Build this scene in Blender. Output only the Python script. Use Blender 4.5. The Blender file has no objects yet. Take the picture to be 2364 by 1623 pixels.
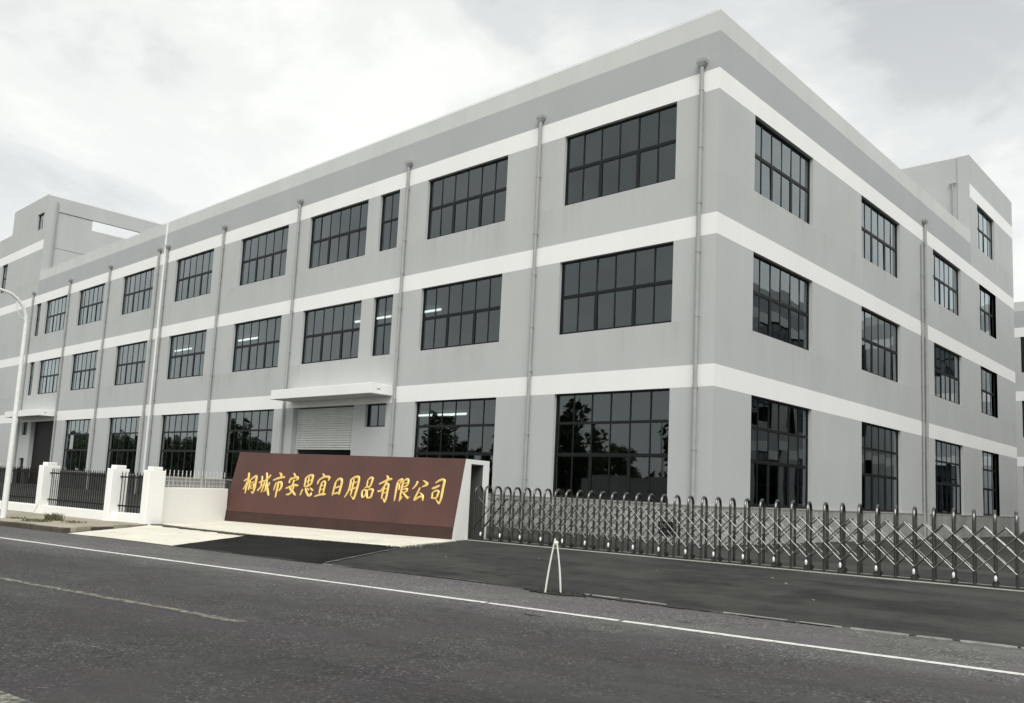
import bpy, bmesh, math, random
from mathutils import Vector, Matrix
random.seed(7)
R = math.radians
SC = bpy.context.scene
COL = SC.collection

# ------------------------------------------------------------------ camera, sky, sun, exposure
cam_d = bpy.data.cameras.new("camera")
cam = bpy.data.objects.new("camera", cam_d)
COL.objects.link(cam)
SC.camera = cam
right = Vector((0.7341063931, 0.6773634075, 0.0476090094))
up = Vector((0.0449155786, -0.1183981323, 0.9919498339))
fwd = Vector((-0.6775473374, 0.7260583286, 0.1173409953))
cam.matrix_world = Matrix(((right.x, up.x, -fwd.x, 14.01638), (right.y, up.y, -fwd.y, -24.77921),
                           (right.z, up.z, -fwd.z, 1.6), (0, 0, 0, 1)))
cam_d.sensor_fit = 'HORIZONTAL'
cam_d.sensor_width = 36.0
cam_d.lens = 36.0 * 1956.844 / 2364
cam_d.shift_x = 1.98 / 2364
cam_d.shift_y = 86.41 / 2364
cam_d.clip_start = 0.1
cam_d.clip_end = 2000

SUN_EL, SUN_AZ = R(50), R(134)          # azimuth clockwise from +Y: in front of the facades, a little to the right
world = bpy.data.worlds.new("World")
SC.world = world
world.use_nodes = True
wn, wl = world.node_tree.nodes, world.node_tree.links
wn.clear()
w_out = wn.new("ShaderNodeOutputWorld")
w_bg = wn.new("ShaderNodeBackground")
w_bg.inputs["Strength"].default_value = 0.1
w_sky = wn.new("ShaderNodeTexSky")
w_sky.sky_type = 'NISHITA'
w_sky.sun_disc = False
w_sky.sun_elevation = SUN_EL
w_sky.sun_rotation = SUN_AZ
w_tc = wn.new("ShaderNodeTexCoord")
w_sep = wn.new("ShaderNodeSeparateXYZ")
wl.new(w_tc.outputs["Generated"], w_sep.inputs[0])
w_zm = wn.new("ShaderNodeMath"); w_zm.operation = 'MAXIMUM'; w_zm.inputs[1].default_value = 0.0
wl.new(w_sep.outputs["Z"], w_zm.inputs[0])
w_za = wn.new("ShaderNodeMath"); w_za.operation = 'ADD'; w_za.inputs[1].default_value = 0.28
wl.new(w_zm.outputs[0], w_za.inputs[0])
w_dx = wn.new("ShaderNodeMath"); w_dx.operation = 'DIVIDE'
w_dy = wn.new("ShaderNodeMath"); w_dy.operation = 'DIVIDE'
wl.new(w_sep.outputs["X"], w_dx.inputs[0]); wl.new(w_za.outputs[0], w_dx.inputs[1])
wl.new(w_sep.outputs["Y"], w_dy.inputs[0]); wl.new(w_za.outputs[0], w_dy.inputs[1])
w_cb = wn.new("ShaderNodeCombineXYZ")
wl.new(w_dx.outputs[0], w_cb.inputs[0]); wl.new(w_dy.outputs[0], w_cb.inputs[1])
w_cb.inputs[2].default_value = 3.7


def w_noise(scale, detail, rough, dist):
    n = wn.new("ShaderNodeTexNoise")
    n.inputs["Scale"].default_value = scale
    n.inputs["Detail"].default_value = detail
    n.inputs["Roughness"].default_value = rough
    n.inputs["Distortion"].default_value = dist
    wl.new(w_cb.outputs[0], n.inputs["Vector"])
    return n


def w_ramp(src, stops):
    r = wn.new("ShaderNodeValToRGB")
    r.color_ramp.interpolation = 'EASE'
    el = r.color_ramp.elements
    while len(el) < len(stops):
        el.new(0.5)
    for e, (p, c) in zip(el, stops):
        e.position = p
        e.color = (*c, 1)
    wl.new(src, r.inputs[0])
    return r


CL_A = w_noise(1.7, 6, 0.55, 0.45)
CL_B = w_noise(4.2, 7, 0.6, 0.5)
w_mix = wn.new("ShaderNodeMath"); w_mix.operation = 'MULTIPLY_ADD'; w_mix.inputs[1].default_value = 0.28
wl.new(CL_B.outputs["Fac"], w_mix.inputs[0])
w_m2 = wn.new("ShaderNodeMath"); w_m2.operation = 'MULTIPLY'; w_m2.inputs[1].default_value = 0.72
wl.new(CL_A.outputs["Fac"], w_m2.inputs[0])
wl.new(w_m2.outputs[0], w_mix.inputs[2])
CLOUD = w_ramp(w_mix.outputs[0], [(0.37, (3.7, 3.86, 3.9)), (0.455, (4.75, 4.88, 4.82)), (0.53, (5.75, 5.8, 5.62)), (0.61, (6.4, 6.42, 6.2))])
w_hz = wn.new("ShaderNodeMapRange")          # paler, flatter cloud towards the horizon, all the way round
w_hz.inputs["From Min"].default_value = 0.10
w_hz.inputs["From Max"].default_value = 0.50
w_hz.inputs["To Min"].default_value = 0.80
w_hz.inputs["To Max"].default_value = 0.0
wl.new(w_zm.outputs[0], w_hz.inputs["Value"])
w_hm = wn.new("ShaderNodeMix"); w_hm.data_type = 'RGBA'
wl.new(w_hz.outputs["Result"], w_hm.inputs["Factor"])
wl.new(CLOUD.outputs[0], w_hm.inputs[6])
w_hm.inputs[7].default_value = (6.1, 6.18, 5.98, 1)
w_fin = wn.new("ShaderNodeMix"); w_fin.data_type = 'RGBA'
w_fin.inputs["Factor"].default_value = 0.94
wl.new(w_sky.outputs[0], w_fin.inputs[6])
wl.new(w_hm.outputs[2], w_fin.inputs[7])
wl.new(w_fin.outputs[2], w_bg.inputs["Color"])
wl.new(w_bg.outputs[0], w_out.inputs["Surface"])

sun_d = bpy.data.lights.new("sun", 'SUN')
sun_d.energy = 1.5
sun_d.angle = R(40)
sun_d.color = (1.0, 0.98, 0.95)
sun = bpy.data.objects.new("sun", sun_d)
COL.objects.link(sun)
sdir = Vector((math.sin(SUN_AZ) * math.cos(SUN_EL), math.cos(SUN_AZ) * math.cos(SUN_EL), math.sin(SUN_EL)))
sun.rotation_euler = sdir.to_track_quat('Z', 'Y').to_euler()
sun.location = (0, -30, 60)

SC.view_settings.view_transform = 'Standard'
SC.view_settings.look = 'None'
SC.view_settings.gamma = 1.0
SC.view_settings.exposure = 0.72
SC.view_settings.use_curve_mapping = False
SC.cycles.max_bounces = 8
SC.cycles.transparent_max_bounces = 12


# ------------------------------------------------------------------ helpers
class NT:
    """small wrapper around a material's node tree"""
    def __init__(s, name):
        s.m = bpy.data.materials.new(name)
        s.m.use_nodes = True
        s.n, s.l = s.m.node_tree.nodes, s.m.node_tree.links
        s.b = s.n["Principled BSDF"]
        s.tc = s.n.new("ShaderNodeTexCoord")

    def vec(s, scale=(1, 1, 1), rot=0.0, src="Object"):
        mp = s.n.new("ShaderNodeMapping")
        mp.inputs["Scale"].default_value = scale
        mp.inputs["Rotation"].default_value = (0, 0, rot)
        if src == "World":
            g = s.n.new("ShaderNodeNewGeometry")
            s.l.new(g.outputs["Position"], mp.inputs["Vector"])
        else:
            s.l.new(s.tc.outputs[src], mp.inputs["Vector"])
        return mp.outputs[0]

    def noise(s, v, scale, detail=4, rough=0.55, dist=0.0):
        t = s.n.new("ShaderNodeTexNoise")
        t.inputs["Scale"].default_value = scale
        t.inputs["Detail"].default_value = detail
        t.inputs["Roughness"].default_value = rough
        t.inputs["Distortion"].default_value = dist
        s.l.new(v, t.inputs["Vector"])
        return t.outputs["Fac"]

    def voro(s, v, scale, out="Distance", feature='F1'):
        t = s.n.new("ShaderNodeTexVoronoi")
        t.feature = feature
        t.inputs["Scale"].default_value = scale
        s.l.new(v, t.inputs["Vector"])
        return t.outputs[out]

    def ramp(s, f, stops, interp='LINEAR'):
        r = s.n.new("ShaderNodeValToRGB")
        r.color_ramp.interpolation = interp
        el = r.color_ramp.elements
        while len(el) < len(stops):
            el.new(0.5)
        for e, (p, c) in zip(el, stops):
            e.position = p
            e.color = (*((c, c, c) if isinstance(c, (int, float)) else c), 1)
        s.l.new(f, r.inputs[0])
        return r.outputs[0]

    def mix(s, a, b, f, mode='MIX'):
        x = s.n.new("ShaderNodeMix")
        x.data_type = 'RGBA'
        x.blend_type = mode
        for sock, val in ((x.inputs[0], f), (x.inputs[6], a), (x.inputs[7], b)):
            if isinstance(val, bpy.types.NodeSocket):
                s.l.new(val, sock)
            elif isinstance(val, (int, float)):
                sock.default_value = val if sock == x.inputs[0] else (val, val, val, 1)
            else:
                sock.default_value = (*val, 1)
        return x.outputs[2]

    def math(s, op, a, b=None, c=None, clamp=False):
        x = s.n.new("ShaderNodeMath")
        x.operation = op
        x.use_clamp = clamp
        for i, val in enumerate((a, b, c)):
            if val is None:
                continue
            if isinstance(val, bpy.types.NodeSocket):
                s.l.new(val, x.inputs[i])
            else:
                x.inputs[i].default_value = val
        return x.outputs[0]

    def bump(s, h, strength, dist=0.01):
        b = s.n.new("ShaderNodeBump")
        b.inputs["Strength"].default_value = strength
        b.inputs["Distance"].default_value = dist
        s.l.new(h, b.inputs["Height"])
        s.l.new(b.outputs[0], s.b.inputs["Normal"])

    def set(s, col=None, rough=None, metal=None, spec=None):
        for key, val in (("Base Color", col), ("Roughness", rough), ("Metallic", metal), ("Specular IOR Level", spec)):
            if val is None:
                continue
            if isinstance(val, bpy.types.NodeSocket):
                s.l.new(val, s.b.inputs[key])
            elif isinstance(val, (int, float)):
                s.b.inputs[key].default_value = val
            else:
                s.b.inputs[key].default_value = (*val, 1)
        return s.m


def wall_paint(name, col, var=0.05, streak=0.05, rough=0.85, sills=()):
    t = NT(name)
    v = t.vec(src="World")
    big = t.noise(v, 0.35, 3, 0.5)
    sv = t.vec((0.9, 0.9, 0.13), src="World")
    st = t.noise(sv, 1.0, 5, 0.6)
    fine = t.noise(v, 22, 4, 0.6)
    a = t.ramp(big, [(0.3, 1 - var), (0.7, 1 + var)])
    b = t.ramp(st, [(0.36, 1 - streak), (0.5, 1.0), (0.66, 1 + streak * 0.8)])
    c = t.ramp(fine, [(0.3, 0.975), (0.7, 1.025)])
    k = t.mix(t.mix(t.mix(col, a, 1.0, 'MULTIPLY'), b, 1.0, 'MULTIPLY'), c, 1.0, 'MULTIPLY')
    if sills:
        # rain marks hanging under the window sills and the white bands, fading downwards
        sx = t.n.new("ShaderNodeSeparateXYZ"); t.l.new(v, sx.inputs[0])
        z = sx.outputs["Z"]
        m = None
        for top in sills:
            d = t.math('SUBTRACT', top, z)
            f = t.math('MULTIPLY', t.math('GREATER_THAN', d, 0.0), t.math('SUBTRACT', 1.0, t.math('DIVIDE', d, 1.5), clamp=True))
            m = f if m is None else t.math('MAXIMUM', m, f)
        dr = t.noise(t.vec((2.3, 2.3, 0.12), src="World"), 1.6, 6, 0.7)
        pat = t.ramp(t.noise(t.vec((0.5, 0.5, 0.22), src="World"), 1.0, 3, 0.5), [(0.45, 0.2), (0.6, 1.0)])
        g = t.mix(t.ramp(dr, [(0.4, 0.0), (0.62, 1.0)]), pat, 1.0, 'MULTIPLY')
        k = t.mix(k, t.mix(k, (0.88, 0.88, 0.865), 1.0, 'MULTIPLY'), t.math('MULTIPLY', m, g))
    t.bump(t.noise(v, 60, 3, 0.6), 0.12, 0.004)
    return t.set(k, rough, spec=0.2)


def plain(name, col, rough=0.5, metal=0.0, var=0.06, scale=8.0, bump=0.0, spec=0.5):
    t = NT(name)
    v = t.vec()
    n = t.noise(v, scale, 4, 0.6)
    k = t.mix(col, t.ramp(n, [(0.3, 1 - var), (0.7, 1 + var)]), 1.0, 'MULTIPLY')
    if bump:
        t.bump(t.noise(v, scale * 6, 3), bump, 0.005)
    return t.set(k, rough, metal, spec)


class MB:
    """collects faces and links them as ONE mesh object"""
    def __init__(s):
        s.v, s.f, s.mi = [], [], []

    def poly(s, pts, mi=0):
        i = len(s.v)
        s.v += [tuple(p) for p in pts]
        s.f.append(tuple(range(i, i + len(pts))))
        s.mi.append(mi)
        return s

    def box(s, x0, y0, z0, x1, y1, z1, mi=0):
        c = [(x, y, z) for z in (z0, z1) for y in (y0, y1) for x in (x0, x1)]
        return s.hexa(c, mi)

    def hexa(s, c, mi=0):
        i = len(s.v)
        s.v += [tuple(p) for p in c]
        for f in ((0, 2, 3, 1), (4, 5, 7, 6), (0, 1, 5, 4), (2, 6, 7, 3), (0, 4, 6, 2), (1, 3, 7, 5)):
            s.f.append(tuple(i + k for k in f))
            s.mi.append(mi)
        return s

    def obox(s, o, ax, ay, lx, ly, z0, z1, mi=0):
        """box from corner o along unit 2D axes ax, ay"""
        c = []
        for z in (z0, z1):
            for b in (0, ly):
                for a in (0, lx):
                    c.append((o[0] + ax[0] * a + ay[0] * b, o[1] + ax[1] * a + ay[1] * b, z))
        return s.hexa(c, mi)

    def prism(s, pts, z0, z1, mi=0):
        n = len(pts)
        i = len(s.v)
        s.v += [(p[0], p[1], z0) for p in pts] + [(p[0], p[1], z1) for p in pts]
        s.f.append(tuple(i + k for k in reversed(range(n)))); s.mi.append(mi)
        s.f.append(tuple(i + n + k for k in range(n))); s.mi.append(mi)
        for k in range(n):
            a, b = i + k, i + (k + 1) % n
            s.f.append((a, b, b + n, a + n)); s.mi.append(mi)
        return s

    def tube(s, pts, r, n=8, mi=0, cap=True):
        pts = [Vector(p) for p in pts]
        rs = r if isinstance(r, (list, tuple)) else [r] * len(pts)
        t0 = (pts[1] - pts[0]).normalized()
        ref = Vector((0, 0, 1)) if abs(t0.z) < 0.9 else Vector((1, 0, 0))
        a = t0.cross(ref).normalized()
        base = len(s.v)
        for k, p in enumerate(pts):
            t = (pts[min(k + 1, len(pts) - 1)] - pts[max(k - 1, 0)]).normalized()
            a = (a - t * a.dot(t)).normalized()
            b = t.cross(a)
            for j in range(n):
                w = 2 * math.pi * j / n
                q = p + (a * math.cos(w) + b * math.sin(w)) * rs[k]
                s.v.append(tuple(q))
        for k in range(len(pts) - 1):
            for j in range(n):
                q0, q1 = base + k * n + j, base + k * n + (j + 1) % n
                s.f.append((q0, q1, q1 + n, q0 + n)); s.mi.append(mi)
        if cap:
            s.f.append(tuple(base + j for j in reversed(range(n)))); s.mi.append(mi)
            e = base + (len(pts) - 1) * n
            s.f.append(tuple(e + j for j in range(n))); s.mi.append(mi)
        return s

    def ball(s, c, r, n=8, m=5, mi=0):
        rx, ry, rz = r if isinstance(r, (list, tuple)) else (r, r, r)
        i = len(s.v)
        for a in range(m + 1):
            th = math.pi * a / m
            for b in range(n):
                ph = 2 * math.pi * b / n
                s.v.append((c[0] + rx * math.sin(th) * math.cos(ph), c[1] + ry * math.sin(th) * math.sin(ph), c[2] + rz * math.cos(th)))
        for a in range(m):
            for b in range(n):
                p, q = i + a * n + b, i + a * n + (b + 1) % n
                if a == 0:
                    s.f.append((p, p + n, q + n))
                elif a == m - 1:
                    s.f.append((p, p + n, q))
                else:
                    s.f.append((p, p + n, q + n, q))
                s.mi.append(mi)
        return s

    def mesh(s, name, mats, smooth=False):
        me = bpy.data.meshes.new(name)
        me.from_pydata(s.v, [], s.f)
        for m in (mats if isinstance(mats, (list, tuple)) else [mats]):
            me.materials.append(m)
        me.polygons.foreach_set("material_index", s.mi)
        if smooth:
            me.polygons.foreach_set("use_smooth", [True] * len(s.f))
            me.set_sharp_from_angle(angle=R(40))
        me.update()
        return me

    def build(s, name, mats, parent=None, smooth=False, **kw):
        return link(name, s.mesh(name, mats, smooth), parent, **kw)


def link(name, me, parent=None, loc=(0, 0, 0), rot=(0, 0, 0), kind=None):
    o = bpy.data.objects.new(name, me)
    COL.objects.link(o)
    o.location = loc
    o.rotation_euler = rot
    if parent is not None:
        o.parent = parent
    if kind:
        o["kind"] = kind
    return o


def tag(o, label, cat, group=None):
    o["label"] = label
    o["category"] = cat
    if group:
        o["group"] = group
    return o


def thing(name, label, cat, loc=(0, 0, 0), rotz=0.0, group=None):
    o = bpy.data.objects.new(name, None)
    o.empty_display_size = 0.2
    COL.objects.link(o)
    o.location = loc
    o.rotation_euler = (0, 0, rotz)
    return tag(o, label, cat, group)


def bevel(o, w=0.01, seg=2):
    m = o.modifiers.new("bevel", 'BEVEL')
    m.width = w
    m.segments = seg
    m.limit_method = 'ANGLE'
    return o


# ------------------------------------------------------------------ materials
M = {}
M['wall'] = wall_paint("grey_wall_paint", (0.50, 0.511, 0.504), 0.03, 0.018, sills=(12.74, 7.59, 17.86))
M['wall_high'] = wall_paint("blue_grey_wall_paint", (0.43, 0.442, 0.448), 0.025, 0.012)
M['parapet'] = wall_paint("pale_grey_paint", (0.60, 0.61, 0.595), 0.03, 0.03)
M['band'] = wall_paint("white_band_paint", (0.88, 0.88, 0.86), 0.02, 0.012)
M['white'] = wall_paint("white_wall_paint", (0.91, 0.905, 0.875), 0.02, 0.03)
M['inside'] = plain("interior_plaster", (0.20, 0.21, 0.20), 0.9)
M['shaded_inside'] = plain("painted_shade", (0.10, 0.10, 0.095), 0.9)  # shade of the sign's hollow put into the colour
M['frame'] = plain("dark_window_frame", (0.010, 0.011, 0.012), 0.5, 0.0, 0.1, 3.0, spec=0.25)
M['pipe'] = plain("grey_plastic_pipe", (0.35, 0.355, 0.345), 0.45, 0.0, 0.08, 2.5)
M['metal'] = plain("pale_metal_strip", (0.88, 0.89, 0.88), 0.3, 0.0, 0.05, 3.0)
M['shutter'] = plain("shutter_metal", (0.62, 0.63, 0.61), 0.45, 0.0, 0.05, 3.0)
M['black'] = plain("black_paint", (0.012, 0.013, 0.012), 0.6, 0.0, 0.2, 5.0, spec=0.2)
M['steel'] = plain("stainless_steel", (0.125, 0.125, 0.117), 0.28, 0.9, 0.25, 6.0)
M['steel_bar'] = plain("polished_steel_bar", (0.20, 0.20, 0.19), 0.24, 0.9, 0.2, 6.0)
M['rail'] = plain("white_railing_metal", (0.62, 0.63, 0.62), 0.35, 0.35, 0.08, 6.0)
M['rubber'] = plain("wheel_rubber", (0.03, 0.028, 0.025), 0.6)
M['cap'] = plain("highlight_white_cap", (0.88, 0.88, 0.86), 0.18, 0.1, 0.02)  # white base colour paints in the highlight on chrome caps
M['gold'] = plain("gilded_lettering", (0.80, 0.57, 0.19), 0.36, 0.35, 0.10, 9.0)
M['stick'] = plain("white_painted_stick", (0.78, 0.77, 0.71), 0.6, 0.0, 0.12, 4.0)
M['lamp'] = plain("white_post_paint", (0.80, 0.81, 0.79), 0.4)
M['soil'] = plain("dark_soil", (0.022, 0.020, 0.016), 0.95, 0.0, 0.4, 14.0, 0.6)
M['edging'] = plain("pale_edging_concrete", (0.22, 0.217, 0.20), 0.9, 0.0, 0.35, 5.0, 0.4)

t = NT("window_glass")
t.n.remove(t.b)
_v = t.vec(src="World")
_bp = t.n.new("ShaderNodeBump"); _bp.inputs["Strength"].default_value = 0.05; _bp.inputs["Distance"].default_value = 0.05
t.l.new(t.noise(_v, 0.9, 1, 0.4), _bp.inputs["Height"])
_gl = t.n.new("ShaderNodeBsdfGlossy"); _gl.inputs["Roughness"].default_value = 0.015; _gl.inputs["Color"].default_value = (0.88, 0.97, 1.0, 1)
t.l.new(_bp.outputs[0], _gl.inputs["Normal"])
_tr = t.n.new("ShaderNodeBsdfTransparent"); _tr.inputs["Color"].default_value = (0.26, 0.30, 0.29, 1)
_fr = t.n.new("ShaderNodeFresnel"); _fr.inputs["IOR"].default_value = 1.55
_mx = t.n.new("ShaderNodeMixShader")
t.l.new(t.math('MULTIPLY', _fr.outputs[0], 1.95, clamp=True), _mx.inputs[0])
t.l.new(_tr.outputs[0], _mx.inputs[1]); t.l.new(_gl.outputs[0], _mx.inputs[2])
t.l.new(_mx.outputs[0], t.n["Material Output"].inputs["Surface"])
M['glass'] = t.m

def pebble(name, base):
    t = NT(name)
    v = t.vec(src="World")
    p, d, big = t.voro(v, 30, "Color"), t.voro(v, 30, "Distance"), t.noise(v, 0.8, 4, 0.6)
    k = t.mix(base, t.ramp(d, [(0.0, 1.35), (0.5, 0.6)]), 1.0, 'MULTIPLY')
    sp = t.n.new("ShaderNodeSeparateColor"); t.l.new(p, sp.inputs[0])
    k = t.mix(k, t.ramp(sp.outputs[0], [(0.0, 0.65), (1.0, 1.35)]), 1.0, 'MULTIPLY')
    k = t.mix(k, t.ramp(big, [(0.3, 0.75), (0.7, 1.2)]), 1.0, 'MULTIPLY')
    t.bump(t.math('MULTIPLY', d, -1.0), 0.9, 0.03)
    return t.set(k, 0.9)


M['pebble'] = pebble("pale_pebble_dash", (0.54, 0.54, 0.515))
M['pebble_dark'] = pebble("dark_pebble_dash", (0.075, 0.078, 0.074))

t = NT("maroon_sign_panel")
_v = t.vec()
_sv = t.vec((1.3, 1.3, 0.25))
_k = t.mix((0.084, 0.035, 0.028), t.ramp(t.noise(_sv, 1.2, 4, 0.6), [(0.3, (0.86, 0.88, 0.86)), (0.7, (1.14, 1.1, 1.1))]), 1.0, 'MULTIPLY')
_k = t.mix(_k, t.ramp(t.noise(_v, 40, 3), [(0.3, 0.93), (0.7, 1.07)]), 1.0, 'MULTIPLY')
M['maroon'] = t.set(_k, 0.42, spec=0.45)
t = NT("maroon_sign_shaded")  # same maroon, darkened because the base faces less sky
_v = t.vec()
_k = t.mix((0.042, 0.019, 0.015), t.ramp(t.noise(_v, 2.0, 4, 0.6), [(0.3, 0.85), (0.7, 1.15)]), 1.0, 'MULTIPLY')
M['maroon_shaded'] = t.set(_k, 0.5, spec=0.4)


def asphalt(name, base, fine_scale, speck, patch, tint=None, crack=0.0, lanes=None, spec=0.2):
    """base grey, stone speckle, soft worn patches; lanes: dusty bands along the road (object Y is metres from the kerb)"""
    t = NT(name)
    v = t.vec()
    lv = t.vec((0.22, 1.0, 1.0))
    n1 = t.noise(lv, 0.55, 5, 0.6, 0.6)
    n2 = t.noise(v, 2.6, 5, 0.65, 0.3)
    col = t.mix(base, t.ramp(n1, [(0.3, 1 - patch), (0.7, 1 + patch)]), 1.0, 'MULTIPLY')
    col = t.mix(col, t.ramp(n2, [(0.3, 1 - patch * 0.55), (0.7, 1 + patch * 0.55)]), 1.0, 'MULTIPLY')
    if tint:
        col = t.mix(col, tint, t.ramp(t.noise(v, 0.45, 3, 0.6), [(0.45, 0.0), (0.62, 0.8)]))
    vf = t.voro(v, fine_scale, "Color")
    vd = t.voro(v, fine_scale, "Distance")
    sp = t.n.new("ShaderNodeSeparateColor"); t.l.new(vf, sp.inputs[0])
    spk = t.ramp(sp.outputs[0], [(0.0, 1 - speck * 0.8), (0.6, 1.0), (0.92, 1 + speck * 0.8), (1.0, 1 + speck * 3.2)])
    rub = t.ramp(t.noise(v, 0.8, 4, 0.65, 0.8), [(0.38, 0.12), (0.62, 1.0)])
    col = t.mix(col, t.mix(1.0, spk, rub), 1.0, 'MULTIPLY')
    blot = t.noise(t.vec((0.5, 1.3, 1.0)), 1.1, 6, 0.7, 1.2)
    col = t.mix(col, t.ramp(blot, [(0.28, 0.72), (0.42, 0.96), (0.6, 1.04), (0.75, 1.22)]), 1.0, 'MULTIPLY')
    if lanes:
        spx = t.n.new("ShaderNodeSeparateXYZ"); t.l.new(t.tc.outputs["Object"], spx.inputs[0])
        wob = t.math('MULTIPLY_ADD', t.noise(v, 0.7, 4), 0.5, -0.25)
        y = t.math('ADD', spx.outputs["Y"], wob)
        m = t.math('MULTIPLY_ADD', y, 1.0 / 12.0, 1.0, clamp=True)
        col = t.mix(col, t.ramp(m, lanes), 1.0, 'MULTIPLY')
    if crack:
        cv = t.vec((1, 1, 1))
        cn = t.n.new("ShaderNodeTexVoronoi"); cn.feature = 'DISTANCE_TO_EDGE'; cn.inputs["Scale"].default_value = 0.33
        wv = t.n.new("ShaderNodeVectorMath"); wv.operation = 'ADD'
        nz = t.n.new("ShaderNodeTexNoise"); nz.inputs["Scale"].default_value = 1.4; nz.inputs["Detail"].default_value = 6
        t.l.new(cv, nz.inputs["Vector"])
        t.l.new(cv, wv.inputs[0]); t.l.new(nz.outputs["Color"], wv.inputs[1])
        t.l.new(wv.outputs[0], cn.inputs["Vector"])
        cr = t.ramp(cn.outputs["Distance"], [(0.0, 1.0), (0.006, 0.0)])
        gate = t.ramp(t.noise(v, 0.5, 3), [(0.5, 0.0), (0.6, crack)])
        col = t.mix(col, (0.016, 0.016, 0.015), t.mix(cr, gate, 1.0, 'MULTIPLY'))
    t.bump(t.math('ADD', t.math('MULTIPLY', vd, -1.0), t.math('MULTIPLY', n2, 0.6)), 0.35, 0.01)
    return t.set(col, 0.88, spec=spec)


M['road'] = asphalt("worn_asphalt", (0.056, 0.0555, 0.0530), 46, 0.6, 0.22, (0.055, 0.0515, 0.0535), 0.6,
                    [(0.0, 1.2), (0.27, 1.0), (0.40, 0.88), (0.55, 1.15), (0.66, 1.05), (0.74, 1.3), (0.80, 1.85), (0.85, 2.25), (0.93, 2.0), (1.0, 1.9)])
M['drive'] = asphalt("dark_driveway_asphalt", (0.038, 0.039, 0.036), 70, 0.22, 0.5, (0.062, 0.062, 0.055), 0.3)
M['fresh'] = asphalt("fresh_black_asphalt", (0.0105, 0.0110, 0.0105), 70, 0.25, 0.5, (0.020, 0.020, 0.019), spec=0.12)
M['seam'] = plain("grey_seam", (0.085, 0.085, 0.078), 0.9, 0.0, 0.3, 6.0)
M['white_joint'] = plain("white_joint_strip", (0.90, 0.90, 0.89), 0.3)  # white base colour stands in for sky reflected by the metal strip
M['line'] = None


def road_paint(name, col, wear):
    t = NT(name)
    v = t.vec()
    n = t.noise(v, 9, 6, 0.7)
    f = t.ramp(n, [(wear - 0.08, 0.0), (wear + 0.1, 1.0)])
    k = t.mix((0.065, 0.065, 0.062), col, f)
    return t.set(k, 0.8, spec=0.2)


M['line_white'] = road_paint("white_road_paint", (0.66, 0.66, 0.63), 0.36)
M['line_yellow'] = road_paint("faded_yellow_paint", (0.25, 0.245, 0.185), 0.50)
M['line_worn'] = road_paint("worn_pale_paint", (0.30, 0.30, 0.24), 0.50)


def concrete(name, col, patch=0.12, stain=(0.2, 0.19, 0.15), amount=0.35):
    t = NT(name)
    v = t.vec(src="World")
    n1 = t.noise(v, 0.7, 5, 0.6, 0.5)
    n2 = t.noise(v, 7, 5, 0.65)
    k = t.mix(col, t.ramp(n1, [(0.3, 1 - patch), (0.7, 1 + patch * 0.6)]), 1.0, 'MULTIPLY')
    k = t.mix(k, t.ramp(n2, [(0.3, 0.93), (0.7, 1.06)]), 1.0, 'MULTIPLY')
    k = t.mix(k, stain, t.ramp(t.noise(v, 1.7, 6, 0.7), [(0.55, 0.0), (0.75, amount)]))
    t.bump(t.noise(v, 30, 4), 0.25, 0.006)
    return t.set(k, 0.9, spec=0.2)


M['apron'] = concrete("cream_concrete", (0.72, 0.69, 0.585), 0.12, (0.30, 0.28, 0.22), 0.5)
M['pave'] = concrete("dusty_pavement", (0.36, 0.33, 0.26), 0.2, (0.16, 0.14, 0.10), 0.6)
M['kerb'] = concrete("dirty_kerb_stone", (0.10, 0.085, 0.068), 0.35, (0.04, 0.04, 0.03), 0.6)
M['track'] = concrete("track_concrete", (0.40, 0.39, 0.355), 0.15)
M['earth'] = concrete("bare_earth", (0.17, 0.16, 0.12), 0.3, (0.07, 0.09, 0.04), 0.8)
t = NT("leaf_green")
_oi = t.n.new("ShaderNodeObjectInfo")
_k = t.mix((0.085, 0.115, 0.060), t.ramp(t.noise(t.vec(src="World"), 1.5, 3), [(0.3, 0.6), (0.7, 1.5)]), 1.0, 'MULTIPLY')
M['leaf'] = t.set(_k, 0.6, spec=0.3)
M['weed'] = plain("dry_weed", (0.115, 0.112, 0.05), 0.8, 0.0, 0.35, 20.0)
M['bark'] = plain("bark", (0.09, 0.075, 0.055), 0.9, 0.0, 0.3, 10.0)
t = NT("lit_tube")
t.b.inputs["Emission Color"].default_value = (0.95, 1.0, 0.95, 1)
t.b.inputs["Emission Strength"].default_value = 1.5
M['tube'] = t.m


# ------------------------------------------------------------------ ground, road, pavement
TH = R(10.9)                                   # the road runs along (RDX, RDY); d is metres from its near edge, s metres along it
RDX, RDY = math.cos(TH), math.sin(TH)
O0 = (0.11, -15.04)


def W(s, d):
    return (O0[0] + RDX * s - RDY * d, O0[1] + RDY * s + RDX * d)


def SD(x, y):
    x, y = x - O0[0], y - O0[1]
    return (x * RDX + y * RDY, -x * RDY + y * RDX)


def zg(x, y):
    return 0.1 * min(1.0, max(0.0, SD(x, y)[1] / 4.0))


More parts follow.
